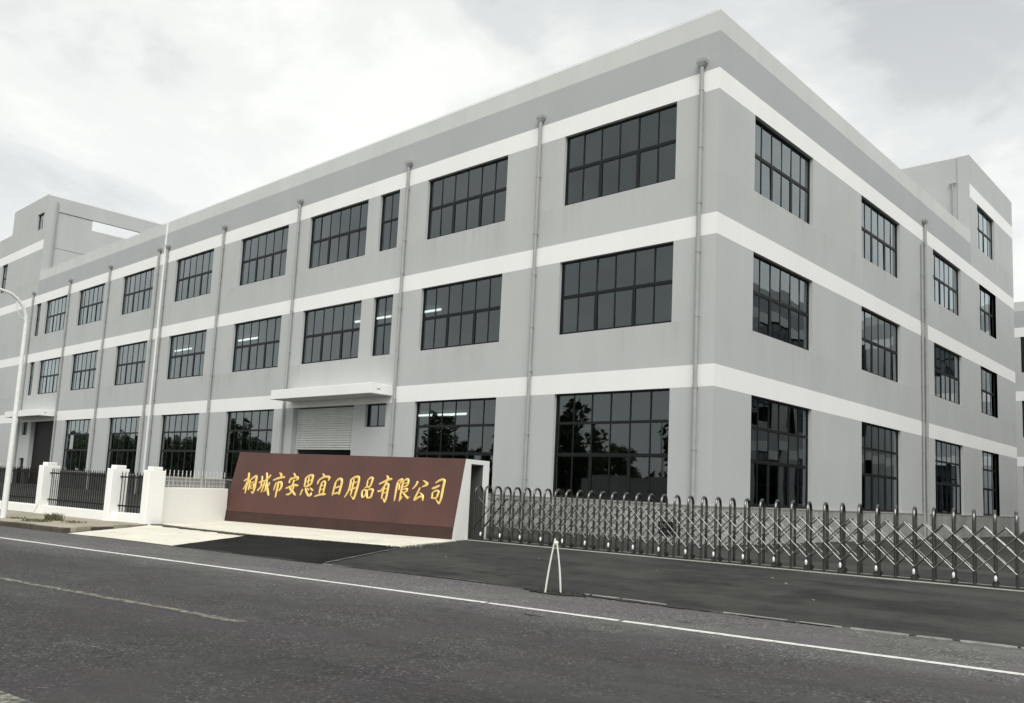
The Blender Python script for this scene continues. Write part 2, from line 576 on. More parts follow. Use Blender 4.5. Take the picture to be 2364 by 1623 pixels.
def sheet(name, sd_pts, off, mat, kind="structure", ragged=0.0, parent=None, z=None, step=0.35):
    """flat piece of ground given in road coordinates; follows the ramp up to the gate; object space is (s, d)"""
    pts = []
    n = len(sd_pts)
    for i in range(n):
        a, b = sd_pts[i], sd_pts[(i + 1) % n]
        L = math.hypot(b[0] - a[0], b[1] - a[1])
        m = max(1, int(L / step)) if (ragged and L < 60) else 1
        for k in range(m):
            f = k / m
            j = ragged if 0 < k else 0
            pts.append((a[0] + (b[0] - a[0]) * f + random.uniform(-j, j), a[1] + (b[1] - a[1]) * f + random.uniform(-j, j)))
    bm = bmesh.new()
    f = bm.faces.new([bm.verts.new((p[0], p[1], 0)) for p in pts])
    f.normal_update()
    if f.normal.z < 0:
        f.normal_flip()
    for dd in (0.0, 1.0, 4.0):
        bmesh.ops.bisect_plane(bm, geom=bm.verts[:] + bm.edges[:] + bm.faces[:], plane_co=(0, dd, 0), plane_no=(0, 1, 0))
    bmesh.ops.triangulate(bm, faces=bm.faces[:])
    for v in bm.verts:
        v.co.z = (0.1 * min(1.0, max(0.0, v.co.y / 4.0)) if z is None else z) + off
    me = bpy.data.meshes.new(name)
    bm.to_mesh(me); bm.free()
    me.materials.append(mat)
    o = link(name, me, None, (O0[0], O0[1], 0), (0, 0, TH), kind)
    return o


ground = MB().poly([(-700, -700, -0.12), (700, -700, -0.12), (700, 700, -0.12), (-700, 700, -0.12)]).build("ground", M['earth'], kind="structure")
road = sheet("road", [(-260, -11.0), (260, -11.0), (260, 0.0), (-260, 0.0)], 0.0, M['road'])
verge = sheet("verge", [(-260, -60), (260, -60), (260, -11.0), (-260, -11.0)], -0.02, M['earth'])
yard = sheet("yard", [(-160, 0.0), (160, 0.0), (160, 130), (-160, 130)], 0.0, M['drive'])

# painted lines
def stripe(name, s0, s1, d, w, mat, seg=1.2, wob=0.012):
    mb = MB()
    n = max(2, int((s1 - s0) / seg))
    prev = None
    for i in range(n + 1):
        s = s0 + (s1 - s0) * i / n
        a = (s, d - w / 2 + random.uniform(-wob, wob), 0.004)
        b = (s, d + w / 2 + random.uniform(-wob, wob), 0.004)
        if prev:
            mb.poly([prev[0], a, b, prev[1]])
        prev = (a, b)
    return link(name, mb.mesh(name, mat), None, (O0[0], O0[1], 0), (0, 0, TH), "structure")


s_gap1, s_gap2 = SD(5.55, -16.0)[0], SD(7.55, -15.6)[0]
stripe("edge_line", -120, s_gap1, -1.99, 0.125, M['line_white'])
stripe("edge_line", s_gap1 + 0.05, s_gap2, -1.995, 0.12, M['line_white'])
stripe("edge_line", s_gap2 + 0.06, 120, -2.0, 0.125, M['line_white'])
for k in range(-6, 6):
    s1 = SD(5.39, -19.68)[0] + k * 15.0
    stripe("centre_dash", s1 - 6.6, s1, -5.56, 0.13, M['line_yellow'], 0.4, 0.02)
stripe("far_edge_line", -120, 120, -8.85, 0.15, M['line_worn'], 0.5, 0.02)

# cream apron, platform before the sign, black patch
def sdl(pts):
    return [SD(*p) for p in pts]


apron = sheet("concrete_apron", sdl([(-8.25, -16.62), (-6.3, -16.2), (-4.32, -15.86), (-6.13, -12.85), (-10.6, -13.2), (-9.5, -14.6)]), 0.008, M['apron'], ragged=0.02)
patch = sheet("asphalt_patch", sdl([(-4.28, -15.85), (0.08, -15.05), (-0.5, -13.9), (-1.72, -11.5), (-6.1, -12.9)]), 0.012, M['fresh'], ragged=0.03)
PLAT = [(-11.1, -13.35), (-8.6, -13.25), (-6.13, -12.85), (-1.78, -11.45), (-3.15, -8.3), (-6.0, -7.6), (-12.2, -9.2), (-12.3, -10.8)]
platform = MB().prism(PLAT, 0.0, 0.132).build("sign_platform", M['apron'], kind="structure")
bevel(platform, 0.012, 1)
mb = MB(); prev = None
for (xa, ya), (xb, yb) in ((PLAT[0], PLAT[1]), (PLAT[1], PLAT[2]), (PLAT[2], PLAT[3])):
    for k in range(12):
        f = k / 12
        x, y = xa + (xb - xa) * f, ya + (yb - ya) * f
        w = random.uniform(0.22, 0.42) if x < -6.1 else random.uniform(0.05, 0.14)
        a, b = (x, y + 0.02, zg(x, y) + 0.022), (x + 0.02, y - w, zg(x, y) + 0.022)
        if prev:
            mb.poly([prev[0], a, b, prev[1]])
        prev = (a, b)
mb.build("dirt_strip", M['kerb'], kind="structure")
# grit swept along the foot of the platform
mb = MB()
for i in range(260):
    f = random.random()
    if random.random() < 0.45:
        x, y = -1.78 + random.gauss(0.1, 0.16), -11.45 + random.uniform(-0.1, 1.9)
        x -= (y + 11.45) * 0.48
    else:
        k = random.choice([(-8.6, -13.25, -6.13, -12.85), (-6.13, -12.85, -1.78, -11.45)])
        x, y = k[0] + (k[2] - k[0]) * f, k[1] + (k[3] - k[1]) * f - abs(random.gauss(0.03, 0.07))
    r = random.uniform(0.008, 0.03)
    z = zg(x, y) + 0.02
    mb.ball((x, y, z), (r, r * random.uniform(0.6, 1), r * 0.6), 5, 3)
for x, y, r in ((6.3, -8.7, 0.035), (6.95, -9.5, 0.045), (4.4, -9.9, 0.025), (8.2, -11.2, 0.03), (1.6, -10.3, 0.025), (0.4, -12.0, 0.03)):
    mb.ball((x, y, zg(x, y) + 0.01), (r, r * 0.7, r * 0.4), 5, 3)
mb.build("gravel", M['edging'], kind="stuff")

# seam of pale concrete edging, broken, between driveway and road shoulder
edge_pts = [(-4.3, -15.83), (-2.2, -15.45), (0.11, -15.04), (1.6, -14.72), (3.18, -14.36), (4.71, -14.18), (5.74, -13.94), (6.78, -13.79), (7.82, -13.67), (8.93, -13.5), (9.92, -13.34), (11.49, -12.95), (14.5, -12.35)]


def edge_at(u):
    u = max(0.0, min(len(edge_pts) - 1.001, u))
    i = int(u); f = u - i
    a, b = edge_pts[i], edge_pts[i + 1]
    return (a[0] + (b[0] - a[0]) * f, a[1] + (b[1] - a[1]) * f)


def ribbon(name, u0, u1, w, off, z, mat, n=24, jag=0.3, parent=None):
    mb = MB()
    prev = None
    for i in range(n + 1):
        u = u0 + (u1 - u0) * i / n
        x, y = edge_at(u)
        end = min(1.0, 4.0 * min(i, n - i) / n + 0.15)
        wa = w * end * (1 + random.uniform(-jag, jag))
        wb = w * end * (1 + random.uniform(-jag, jag))
        dx, dy = -RDY, RDX
        a = (x + dx * (off - wa / 2), y + dy * (off - wa / 2), zg(x, y) + z)
        b = (x + dx * (off + wb / 2), y + dy * (off + wb / 2), zg(x, y) + z)
        if prev:
            mb.poly([prev[0], a, b, prev[1]])
        prev = (a, b)
    o = mb.build(name, mat, parent)
    return o


for (u0, u1, w, off) in ((2.2, 5.0, 0.05, 0.0), (5.3, 8.3, 0.14, -0.06), (8.2, 9.6, 0.08, -0.04), (9.5, 11.9, 0.06, 0.07), (0.2, 2.1, 0.05, -0.03)):
    o = ribbon("joint_crack", u0, u1, w, off, 0.012, M['soil'], 40, 0.7)
    o["kind"] = "structure"


def edging_piece(u0, u1, w, off, h=0.025):
    w *= 1.15
    mb = MB()
    n = 7
    pts = []
    for i in range(n + 1):
        x, y = edge_at(u0 + (u1 - u0) * i / n)
        k = 1 if 0 < i < n else 0.75
        q = off - w / 2 * k * random.uniform(0.75, 1.05)
        pts.append((x - RDY * q, y + RDX * q))
    for i in range(n, -1, -1):
        x, y = edge_at(u0 + (u1 - u0) * i / n)
        k = 1 if 0 < i < n else 0.75
        q = off + w / 2 * k * random.uniform(0.75, 1.05)
        pts.append((x - RDY * q, y + RDX * q))
    z = zg(*pts[0])
    mb.prism(pts, z - 0.05, z + h * 0.6)
    o = mb.build("edging_stone", M['edging'], yard)
    o.matrix_parent_inverse = (Matrix.Translation((O0[0], O0[1], 0)) @ Matrix.Rotation(TH, 4, 'Z')).inverted()
    return bevel(o, 0.006, 1)


for a in ((2.05, 2.9, 0.035, 0.02, 0.02), (2.95, 3.7, 0.03, 0.02, 0.02), (3.75, 4.4, 0.03, 0.03, 0.02), (5.9, 6.5, 0.10, 0.08), (6.55, 7.25, 0.07, 0.08), (8.1, 8.9, 0.09, 0.03),
          (9.05, 9.6, 0.10, 0.03), (9.7, 10.25, 0.13, 0.04), (10.3, 10.55, 0.11, 0.04), (10.6, 10.98, 0.14, 0.04), (11.0, 11.35, 0.09, 0.04), (11.38, 12.0, 0.08, 0.04), (0.15, 0.9, 0.025, 0.0, 0.02), (1.0, 1.7, 0.025, 0.0, 0.02)):
    edging_piece(*a)
# seam between the black patch and the driveway
mb = MB()
prev = None
for i in range(17):
    f = i / 16
    x, y = 0.02 + (-1.62 - 0.02) * f, -14.9 + (-11.75 + 14.9) * f
    w = 0.09 * random.uniform(0.5, 1.3)
    a, b = (x + 0.02, y, zg(x, y) + 0.016), (x + 0.02 + w, y + 0.03, zg(x, y) + 0.016)
    if prev:
        mb.poly([prev[0], a, b, prev[1]])
    prev = (a, b)
mb.build("asphalt_seam", M['seam'], kind="structure")
# driveway crack, short cracks in the road
def crack(pts, w, z=0.006):
    mb = MB(); prev = None
    P = []
    for i in range(len(pts) - 1):
        for k in range(6):
            f = k / 6
            P.append((pts[i][0] + (pts[i + 1][0] - pts[i][0]) * f + random.uniform(-.03, .03), pts[i][1] + (pts[i + 1][1] - pts[i][1]) * f + random.uniform(-.03, .03)))
    n = len(P)
    for i, (x, y) in enumerate(P):
        ww = w * random.uniform(0.3, 1.2) * math.sin(math.pi * (i + 0.5) / n)
        a, b = (x, y - ww / 2, zg(x, y) + z), (x, y + ww / 2, zg(x, y) + z)
        if prev:
            mb.poly([prev[0], a, b, prev[1]])
        prev = (a, b)
    mb.build("crack", M['soil'], kind="structure")


crack([(1.92, -12.98), (2.5, -13.15), (3.26, -13.28), (3.3, -12.95), (3.6, -12.6)], 0.09)
crack([(3.3, -13.28), (3.67, -13.55)], 0.06)
crack([(6.45, -16.35), (7.0, -16.3)], 0.035)
crack([(8.0, -15.02), (8.25, -14.95)], 0.05)
# soil pit with the two sticks
pit = []
for k in range(22):
    a = 2 * math.pi * k / 22
    r = random.uniform(0.75, 1.15)
    pit.append((5.33 + RDX * 0.6 * r * math.cos(a) - RDY * 0.2 * r * math.sin(a), -14.17 + RDY * 0.6 * r * math.cos(a) + RDX * 0.26 * r * math.sin(a)))
MB().poly([(p[0], p[1], 0.014) for p in pit]).build("soil_pit", M['soil'], kind="structure")
mb = MB()
for i in range(40):
    p = random.choice(pit)
    f = random.uniform(0.2, 1.15)
    x, y = 5.33 + (p[0] - 5.33) * f, -14.17 + (p[1] + 14.17) * f
    r = random.uniform(0.012, 0.04)
    mb.ball((x, y, 0.015), (r, r, r * 0.7), 5, 3)
mb.build("soil_clods", M['soil'], kind="stuff")
mk = thing("stick_marker", "two thin white sticks tied at the top, standing in a soil pit", "marker", (5.33, -14.27, 0))
for bx, by, top in ((-0.12, -0.07, (0.0, -0.01, 0.86)), (0.1, 0.06, (0.02, 0.0, 0.83))):
    pts = []
    for k in range(9):
        f = k / 8
        bow = math.sin(math.pi * f) * (0.02 if bx > 0 else -0.015)
        pts.append((bx + (top[0] - bx) * f + bow, by + (top[1] - by) * f, -0.05 + (top[2] + 0.05) * f))
    MB().tube(pts, [0.0145] * 5 + [0.0125] * 4, 8).build("stick", M['stick'], mk, True)
MB().tube([(0.0, -0.03, 0.78), (0.02, 0.01, 0.80), (0.01, 0.03, 0.79)], 0.026, 8).build("binding", M['stick'], mk, True)

# pavement with kerb stones (left)
K0 = SD(-8.55, -16.68)[0]
pv = [SD(*p) for p in ((-9.45, -14.75), (-10.2, -13.75), (-12.5, -14.0), (-16.5, -14.7), (-40, -18.6))]
pave_pts = [(-60, 0.13), (K0 - 0.35, 0.13), (K0 - 0.12, 0.25), (K0 - 0.05, 0.45)] + pv + [(-60, pv[-1][1])]
mb = MB().prism([W(*p) for p in pave_pts], 0.0, 0.118)
pavement = mb.build("pavement", M['pave'], kind="structure")
kerb_me = {}


def kerb_stone(a, b, w=0.14, h=0.125):
    ax = Vector((b[0] - a[0], b[1] - a[1]))
    L = ax.length
    ax.normalize()
    ay = Vector((-ax.y, ax.x))
    mb = MB().obox((a[0] + ax.x * 0.006, a[1] + ax.y * 0.006), ax, ay, L - 0.012, w, -0.05, h + random.uniform(-0.012, 0.008))
    bevel(mb.build("kerb_stone", M['kerb'], pavement), 0.018, 2)


s = K0 - 0.32
for k in range(14):
    kerb_stone(W(s - 1.0, random.uniform(-0.008, 0.008)), W(s, random.uniform(-0.008, 0.008)))
    s -= 1.0
kerb_stone(W(-60, 0.0), W(s, 0.0))
ret = [W(K0 - 0.32, 0.0), W(K0 - 0.08, 0.16), (-8.75, -16.2), (-9.0, -15.6), (-9.3, -15.05), (-9.75, -14.35)]
for a, b in zip(ret[:-1], ret[1:]):
    kerb_stone(a, b, 0.15, 0.115)


def weed(x, y, n, r, h, label):
    mb = MB()
    for i in range(n):
        a = random.uniform(0, 2 * math.pi)
        q = r * random.random() ** 0.7
        bx, by = q * math.cos(a), q * math.sin(a)
        hh = h * random.uniform(0.35, 1.0)
        lx, ly = random.gauss(0, 0.35) * hh, random.gauss(0, 0.35) * hh
        w = random.uniform(0.006, 0.014)
        c, s_ = math.cos(a + 1.2) * w, math.sin(a + 1.2) * w
        p0, p1, p2 = Vector((bx, by, 0)), Vector((bx + lx * 0.4, by + ly * 0.4, hh * 0.6)), Vector((bx + lx, by + ly, hh))
        d = Vector((c, s_, 0))
        mb.poly([p0 - d, p0 + d, p1 + d * 0.8, p1 - d * 0.8])
        mb.poly([p1 - d * 0.8, p1 + d * 0.8, p2])
    o = mb.build("weed_clump", M['weed'], None)
    o.location = (x, y, 0.118)
    o["kind"] = "stuff"


weed(-11.75, -15.74, 260, 0.26, 0.24, "tallest tuft of dry weeds on the pavement before the white fence")
weed(-11.25, -16.35, 240, 0.42, 0.09, "low flat weeds near the kerb, left of the tallest tuft")
weed(-10.7, -15.62, 120, 0.34, 0.08, "low sparse weeds right of the tallest tuft on the pavement")
weed(-12.6, -16.4, 90, 0.3, 0.06, "low weeds at the foot of the white street lamp")

# ------------------------------------------------------------------ factory
PT, PB, B3T, B3B, B2T, B2B, B1T, B1B = 18.5, 17.74, 16.39, 15.63, 11.24, 10.49, 6.05, 5.3
PL = 1.38
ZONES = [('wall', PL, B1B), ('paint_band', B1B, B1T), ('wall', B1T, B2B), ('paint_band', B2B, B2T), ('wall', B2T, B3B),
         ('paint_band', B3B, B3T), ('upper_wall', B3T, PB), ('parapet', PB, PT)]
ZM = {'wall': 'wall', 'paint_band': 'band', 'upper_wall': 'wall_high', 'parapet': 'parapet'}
THK = 0.26


def cells(mb, mp, u0, u1, z0, z1, ops, back=False):
    us = sorted({u0, u1} | {o[0] for o in ops if u0 < o[0] < u1} | {o[1] for o in ops if u0 < o[1] < u1})
    zs = sorted({z0, z1} | {o[2] for o in ops if z0 < o[2] < z1} | {o[3] for o in ops if z0 < o[3] < z1})
    for i in range(len(us) - 1):
        for j in range(len(zs) - 1):
            cu, cz = (us[i] + us[i + 1]) / 2, (zs[j] + zs[j + 1]) / 2
            if any(o[0] < cu < o[1] and o[2] < cz < o[3] for o in ops):
                continue
            dep = THK if back else 0.0
            q = [mp(us[i], zs[j], dep), mp(us[i + 1], zs[j], dep), mp(us[i + 1], zs[j + 1], dep), mp(us[i], zs[j + 1], dep)]
            mb.poly(q[::-1] if back else q)


def facade(parent, mp, u0, u1, zones, ops, inner=True):
    for nm, z0, z1 in zones:
        mb = MB()
        cells(mb, mp, u0, u1, z0, z1, ops)
        if nm == 'wall' or nm == 'parapet':
            for o in ops:                       # reveals belong to the wall below / beside
                a, b = max(o[2], z0), min(o[3], z1)
                if b - a > 0.05:
                    d1 = o[4] if len(o) > 4 else THK
                    mb.poly([mp(o[0], a, 0), mp(o[0], b, 0), mp(o[0], b, d1), mp(o[0], a, d1)])
                    mb.poly([mp(o[1], a, 0), mp(o[1], a, d1), mp(o[1], b, d1), mp(o[1], b, 0)])
                    if o[2] >= z0 - 1e-6:
                        mb.poly([mp(o[0], a, 0), mp(o[0], a, d1), mp(o[1], a, d1), mp(o[1], a, 0)])
                    if o[3] <= z1 + 1e-6:
                        mb.poly([mp(o[0], b, 0), mp(o[1], b, 0), mp(o[1], b, d1), mp(o[0], b, d1)])
        if mb.f:
            mb.build(nm, M[ZM[nm]], parent)
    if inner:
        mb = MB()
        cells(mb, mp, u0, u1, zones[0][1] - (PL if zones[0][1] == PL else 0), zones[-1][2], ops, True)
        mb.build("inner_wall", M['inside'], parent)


mpL = lambda u, z, d: (u, d, z)                    # front side, faces -Y
mpR = lambda u, z, d: (-d, u, z)                   # right side, faces +X
BAYS = [(-6.82, -1.68), (-14.98, -9.92), (-24.50, -19.43), (-31.70, -26.58), (-40.0, -34.95), (-48.28, -43.2), (-56.55, -51.52), (-63.78, -58.95)]
SMALL = [(-18.48, -17.0), (-66.15, -65.0)]
F3, F2, F1 = (12.75, 15.63), (7.6, 10.49), (1.38, 5.3)
wins_L = []                                        # (u0, u1, z0, z1, style, bay)
for i, (a, b) in enumerate(BAYS):
    wins_L.append((a, b, *F3, 'two', i)); wins_L.append((a, b, *F2, 'two', i))
    if i not in (2, 7):
        wins_L.append((a, b, *F1, 'tall', i))
for i, (a, b) in enumerate(SMALL):
    wins_L.append((a, b, *F3, 'slim', 2 if i == 0 else 7)); wins_L.append((a, b, *F2, 'slim', 2 if i == 0 else 7))
    wins_L.append((a - 0.06, b, 4.2, 5.3, 'vent', 2 if i == 0 else 7))
doors_L = [(-24.7, -19.48, 0.0, 5.3, 0.42), (-64.1, -58.92, 0.0, 5.3, 0.42), (-66.1, -64.95, 0.0, 2.25)]
opsL = [w[:4] for w in wins_L] + doors_L
wins_R = []
for i, (a, b) in enumerate([(2.64, 7.7), (12.93, 18.0), (23.2, 28.33)]):
    wins_R += [(a, b, *F3, 'two', 10 + i), (a, b, *F2, 'two', 10 + i), (a, b, *F1, 'tall', 10 + i)]
wins_R += [(32.28, 36.15, *F3, 'four', 13), (32.28, 36.15, *F2, 'four', 13), (32.28, 36.15, *F1, 'fourtall', 13)]
winT = (32.1, 36.16, 17.87, 20.7, 'four', 13)
opsR = [w[:4] for w in wins_R]

fac = thing("factory_building", "long three-storey grey factory with white bands round its corner, behind the maroon sign", "factory", (0, 0, 0))
facade(fac, mpL, -66.2, 0.0, ZONES, opsL)
facade(fac, mpR, 0.0, 30.5, ZONES, opsR)

# plinth (pebble dash, proud of the wall), cut at the doors
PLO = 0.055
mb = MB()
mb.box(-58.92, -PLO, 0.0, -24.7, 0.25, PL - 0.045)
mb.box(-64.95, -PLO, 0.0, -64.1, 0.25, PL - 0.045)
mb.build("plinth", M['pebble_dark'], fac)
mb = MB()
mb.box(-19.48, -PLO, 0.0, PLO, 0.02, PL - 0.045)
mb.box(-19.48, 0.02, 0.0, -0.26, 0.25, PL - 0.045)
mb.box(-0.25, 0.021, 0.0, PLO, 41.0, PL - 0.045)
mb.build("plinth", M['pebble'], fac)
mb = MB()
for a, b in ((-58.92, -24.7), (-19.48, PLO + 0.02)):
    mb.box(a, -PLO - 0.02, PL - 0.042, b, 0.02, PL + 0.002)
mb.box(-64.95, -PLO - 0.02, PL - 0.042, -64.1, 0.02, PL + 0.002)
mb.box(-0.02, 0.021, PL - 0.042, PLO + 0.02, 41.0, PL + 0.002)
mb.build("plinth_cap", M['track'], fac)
vb = MB()
vb.box(-1.95, -PLO - 0.012, 0.3, -1.25, -PLO - 0.002, 0.78)
vent = vb.build("plinth_vent", M['black'], fac)

# inside: floors, roof, far walls, cross walls (seen dimly through the glass)
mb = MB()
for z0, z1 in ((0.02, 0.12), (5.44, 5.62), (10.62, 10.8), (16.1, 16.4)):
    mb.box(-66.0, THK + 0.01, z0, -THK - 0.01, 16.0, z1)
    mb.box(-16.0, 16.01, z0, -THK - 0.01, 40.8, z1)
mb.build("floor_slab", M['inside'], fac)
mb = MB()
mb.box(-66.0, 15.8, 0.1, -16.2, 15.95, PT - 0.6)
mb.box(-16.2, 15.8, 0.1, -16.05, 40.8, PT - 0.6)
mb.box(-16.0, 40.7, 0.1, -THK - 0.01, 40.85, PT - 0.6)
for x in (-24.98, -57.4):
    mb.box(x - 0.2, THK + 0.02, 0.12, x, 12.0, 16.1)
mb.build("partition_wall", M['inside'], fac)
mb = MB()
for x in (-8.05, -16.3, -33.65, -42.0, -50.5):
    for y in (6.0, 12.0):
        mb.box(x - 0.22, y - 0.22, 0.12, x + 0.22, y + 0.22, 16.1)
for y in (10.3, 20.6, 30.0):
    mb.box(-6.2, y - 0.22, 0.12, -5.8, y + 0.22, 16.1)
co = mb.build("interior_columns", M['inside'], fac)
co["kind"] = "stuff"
# back of the parapet and its coping
mb = MB()
mb.box(-66.2, 0.02, 16.4, -0.25, 0.24, PT - 0.002)
mb.box(-0.24, 0.02, 16.4, -0.02, 30.5, PT - 0.002)
mb.build("parapet_back", M['parapet'], fac)
mb = MB()
mb.tube([(-66.0, 0.1, PT + 0.13), (-33, 0.1, PT + 0.11), (-0.12, 0.1, PT + 0.13)], 0.012, 6)
mb.tube([(-0.12, 0.1, PT + 0.13), (-0.12, 15, PT + 0.12), (-0.12, 30.4, PT + 0.13)], 0.012, 6)
mb.build("lightning_wire", M['metal'], fac)
stub = MB().tube([(0, 0, 0), (0, 0, 0.13)], 0.009, 5).mesh("wire_post", M['metal'])
for k in range(34):
    link("wire_post", stub, fac, (-0.12 - k * 1.98, 0.1, PT))
for k in range(1, 16):
    link("wire_post", stub, fac, (-0.12, 0.1 + k * 1.98, PT))

# ------------------------------------------------------------------ windows
FR_D = 0.07


def frame_mesh(w, h, cols, rows, thick=(), sash=True):
    """rows: heights of the horizontal bars; returns mesh and pane rectangles"""
    mb = MB()
    e = 0.068
    mb.box(0, 0, 0, w, FR_D, e); mb.box(0, 0, h - e, w, FR_D, h)
    mb.box(0, 0.002, e, e, FR_D - 0.002, h - e); mb.box(w - e, 0.002, e, w, FR_D - 0.002, h - e)
    zs = [0.0] + list(rows) + [h]
    for z in rows:
        mb.box(e, 0.004, z - 0.05, w - e, FR_D - 0.004, z + 0.05)
    us = [w * k / cols for k in range(cols + 1)]
    for j in range(len(zs) - 1):
        a = zs[j] + (e if j == 0 else 0.05)
        b = zs[j + 1] - (e if j == len(zs) - 2 else 0.05)
        for k in range(1, cols):
            tk = j == 0 and k in thick
            hw = 0.07 if tk else 0.027
            mb.box(us[k] - hw, 0.006 if tk else 0.02, a, us[k] + hw, FR_D - (0.006 if tk else 0.018), b)
        if j == 0 and sash and thick:
            th = [0] + list(thick) + [cols]
            for p, q in zip(th[:-1], th[1:]):
                mb.box(us[p] + 0.068, 0.012, b - 0.035, us[q] - 0.068, FR_D - 0.012, b)
                mb.box(us[p] + 0.068, 0.012, a, us[q] - 0.068, FR_D - 0.012, a + 0.03)
    rect = []
    for j in range(len(zs) - 1):
        for k in range(cols):
            rect.append((us[k] + 0.01, us[k + 1] - 0.01, zs[j] + 0.01, zs[j + 1] - 0.01))
    return mb.mesh("window", M['frame']), rect


STY = {}
STY['two'] = frame_mesh(5.1, 2.88, 6, [1.5], (2, 4))
STY['tall'] = frame_mesh(5.1, 3.92, 6, [1.63, 2.8], (2, 4))
STY['slim'] = frame_mesh(1.5, 2.88, 2, [1.5])
STY['vent'] = frame_mesh(1.55, 1.1, 2, [])
STY['four'] = frame_mesh(3.95, 2.86, 4, [1.48], (2,))
STY['fourtall'] = frame_mesh(3.87, 3.92, 4, [1.63, 2.8], (2,))
STY['single'] = frame_mesh(1.6, 1.5, 2, [])
SW = {'two': (5.1, 2.88), 'tall': (5.1, 3.92), 'slim': (1.5, 2.88), 'vent': (1.55, 1.1), 'four': (3.95, 2.86), 'fourtall': (3.87, 3.92), 'single': (1.6, 1.5)}
pane_me = {}


def window(parent, wdef, side, single=True):
    u0, u1, z0, z1, sty = wdef[:5]
    me, rect = STY[sty]
    w, h = SW[sty]
    rec = 0.14
    if side == 'L':
        loc, rz = (u0, rec, z0), 0.0
    elif side == 'R':
        loc, rz = (-rec, u0, z0), math.pi / 2
    o = link("window", me, parent, loc, (0, 0, rz))
    sx, sz = (u1 - u0) / w, (z1 - z0) / h
    o.scale = (sx, 1, sz)
    if single:
        for (a, b, c, d) in rect:
            key = (round(b - a, 3), round(d - c, 3))
            if key not in pane_me:
                x, z = key[0] / 2, key[1] / 2
                pane_me[key] = MB().poly([(-x, 0, -z), (x, 0, -z), (x, 0, z), (-x, 0, z)]).mesh("pane", M['glass'])
            link("pane", pane_me[key], o, ((a + b) / 2, FR_D * 0.55, (c + d) / 2), (random.gauss(0, 0.006), 0, random.gauss(0, 0.006)))
    else:
        mb = MB()
        for (a, b, c, d) in rect:
            t = [random.gauss(0, 0.002) for _ in range(2)]
            y = FR_D * 0.55
            mb.poly([(a, y - t[0] - t[1], c), (b, y - t[0] + t[1], c), (b, y + t[0] + t[1], d), (a, y + t[0] - t[1], d)])
        mb.build("glazing", M['glass'], o, kind="stuff")
    return o


for wd in wins_L:
    window(fac, wd, 'L', wd[5] in (0, 1, 2, 3))
for wd in wins_R + [winT]:
    window(fac, wd, 'R', True)

# ------------------------------------------------------------------ doors, canopies, pipes, joint
slat = MB()
prof = [(0.02, 0.0), (-0.03, 0.03), (-0.042, 0.07), (-0.034, 0.1), (0.02, 0.119)]
for k in range(4):
    (y0, z0), (y1, z1) = prof[k], prof[k + 1]
    slat.poly([(0, y0, z0), (5.0, y0, z0), (5.0, y1, z1), (0, y1, z1)])
slat.poly([(0, 0.006, 0), (0, 0.006, 0.118), (5.0, 0.006, 0.118), (5.0, 0.006, 0)])
slat_me = slat.mesh("slat", M['shutter'])
sh = MB().box(-24.66, 0.30, 3.14, -19.52, 0.345, 3.215).build("roller_shutter", M['shutter'], fac)
for k in range(17):
    link("slat", slat_me, sh, (-24.6, 0.33, 3.22 + k * 0.12))
for gx0 in (-24.69, -19.6):
    MB().box(gx0, 0.29, 0.1, gx0 + 0.11, 0.41, 5.29).build("shutter_guide", M['shutter'], fac)
MB().box(-64.09, 0.34, 0.12, -58.93, 0.40, 5.29).build("doorway_shade_panel", M['black'], fac)  # black panel put in for the shade inside the open doorway
MB().box(-66.08, 0.16, 0.12, -64.97, 0.22, 2.24).build("side_door", M['black'], fac)
for x0, x1 in ((-24.95, -16.6), (-66.9, -58.62)):
    cp = MB().box(x0, -1.26, 5.62, x1, -0.003, 6.1).build("canopy", M['band'], fac)
    bevel(cp, 0.012, 1)
    MB().box(x1 - 0.002, -0.9, 5.83, x1 + 0.006, -0.72, 5.865).build("drain_hole", M['black'], cp)


def downpipe(x=None, y=None, top=16.7, r=0.072, off=0.12, step=2.05, phase=0.0, hop=True):
    L = x is not None
    P = (lambda z: (x, -off, z)) if L else (lambda z: (off, y, z))
    dp = MB().tube([P(0.1), P(top - 0.1)], r, 12).build("downpipe", M['pipe'], fac, True)
    z = 1.1 + phase
    while z < top - 0.5:
        hgt = random.choice([0.05, 0.05, 0.16])
        MB().tube([P(z), P(z + hgt)], r + 0.012, 12).build("collar", M['pipe'], dp, True)
        mb = MB()
        if L:
            mb.box(x - r * 0.7, -off, z + 0.01, x + r * 0.7, -0.002, z + 0.035)
        else:
            mb.box(0.002, y - r * 0.7, z + 0.01, off, y + r * 0.7, z + 0.035)
        mb.build("bracket", M['pipe'], dp)
        z += step * random.uniform(0.75, 1.25)
    if hop:
        q = 0.17
        mb = MB()
        c = P(top)
        lo = [(c[0] - r * 1.1, c[1] - r * 1.1), (c[0] + r * 1.1, c[1] - r * 1.1), (c[0] - r * 1.1, c[1] + r * 1.1), (c[0] + r * 1.1, c[1] + r * 1.1)]
        hi = [(c[0] - q, c[1] - 0.115), (c[0] + q, c[1] - 0.115), (c[0] - q, c[1] + 0.115), (c[0] + q, c[1] + 0.115)] if L else \
             [(c[0] - 0.115, c[1] - q), (c[0] + 0.115, c[1] - q), (c[0] - 0.115, c[1] + q), (c[0] + 0.115, c[1] + q)]
        mb.hexa([(*p, top - 0.16) for p in lo] + [(*p, top - 0.03) for p in hi])
        mb.hexa([(*p, top - 0.028) for p in hi] + [(*p, top + 0.13) for p in hi])
        bevel(mb.build("hopper", M['pipe'], dp), 0.012, 1)
    return dp


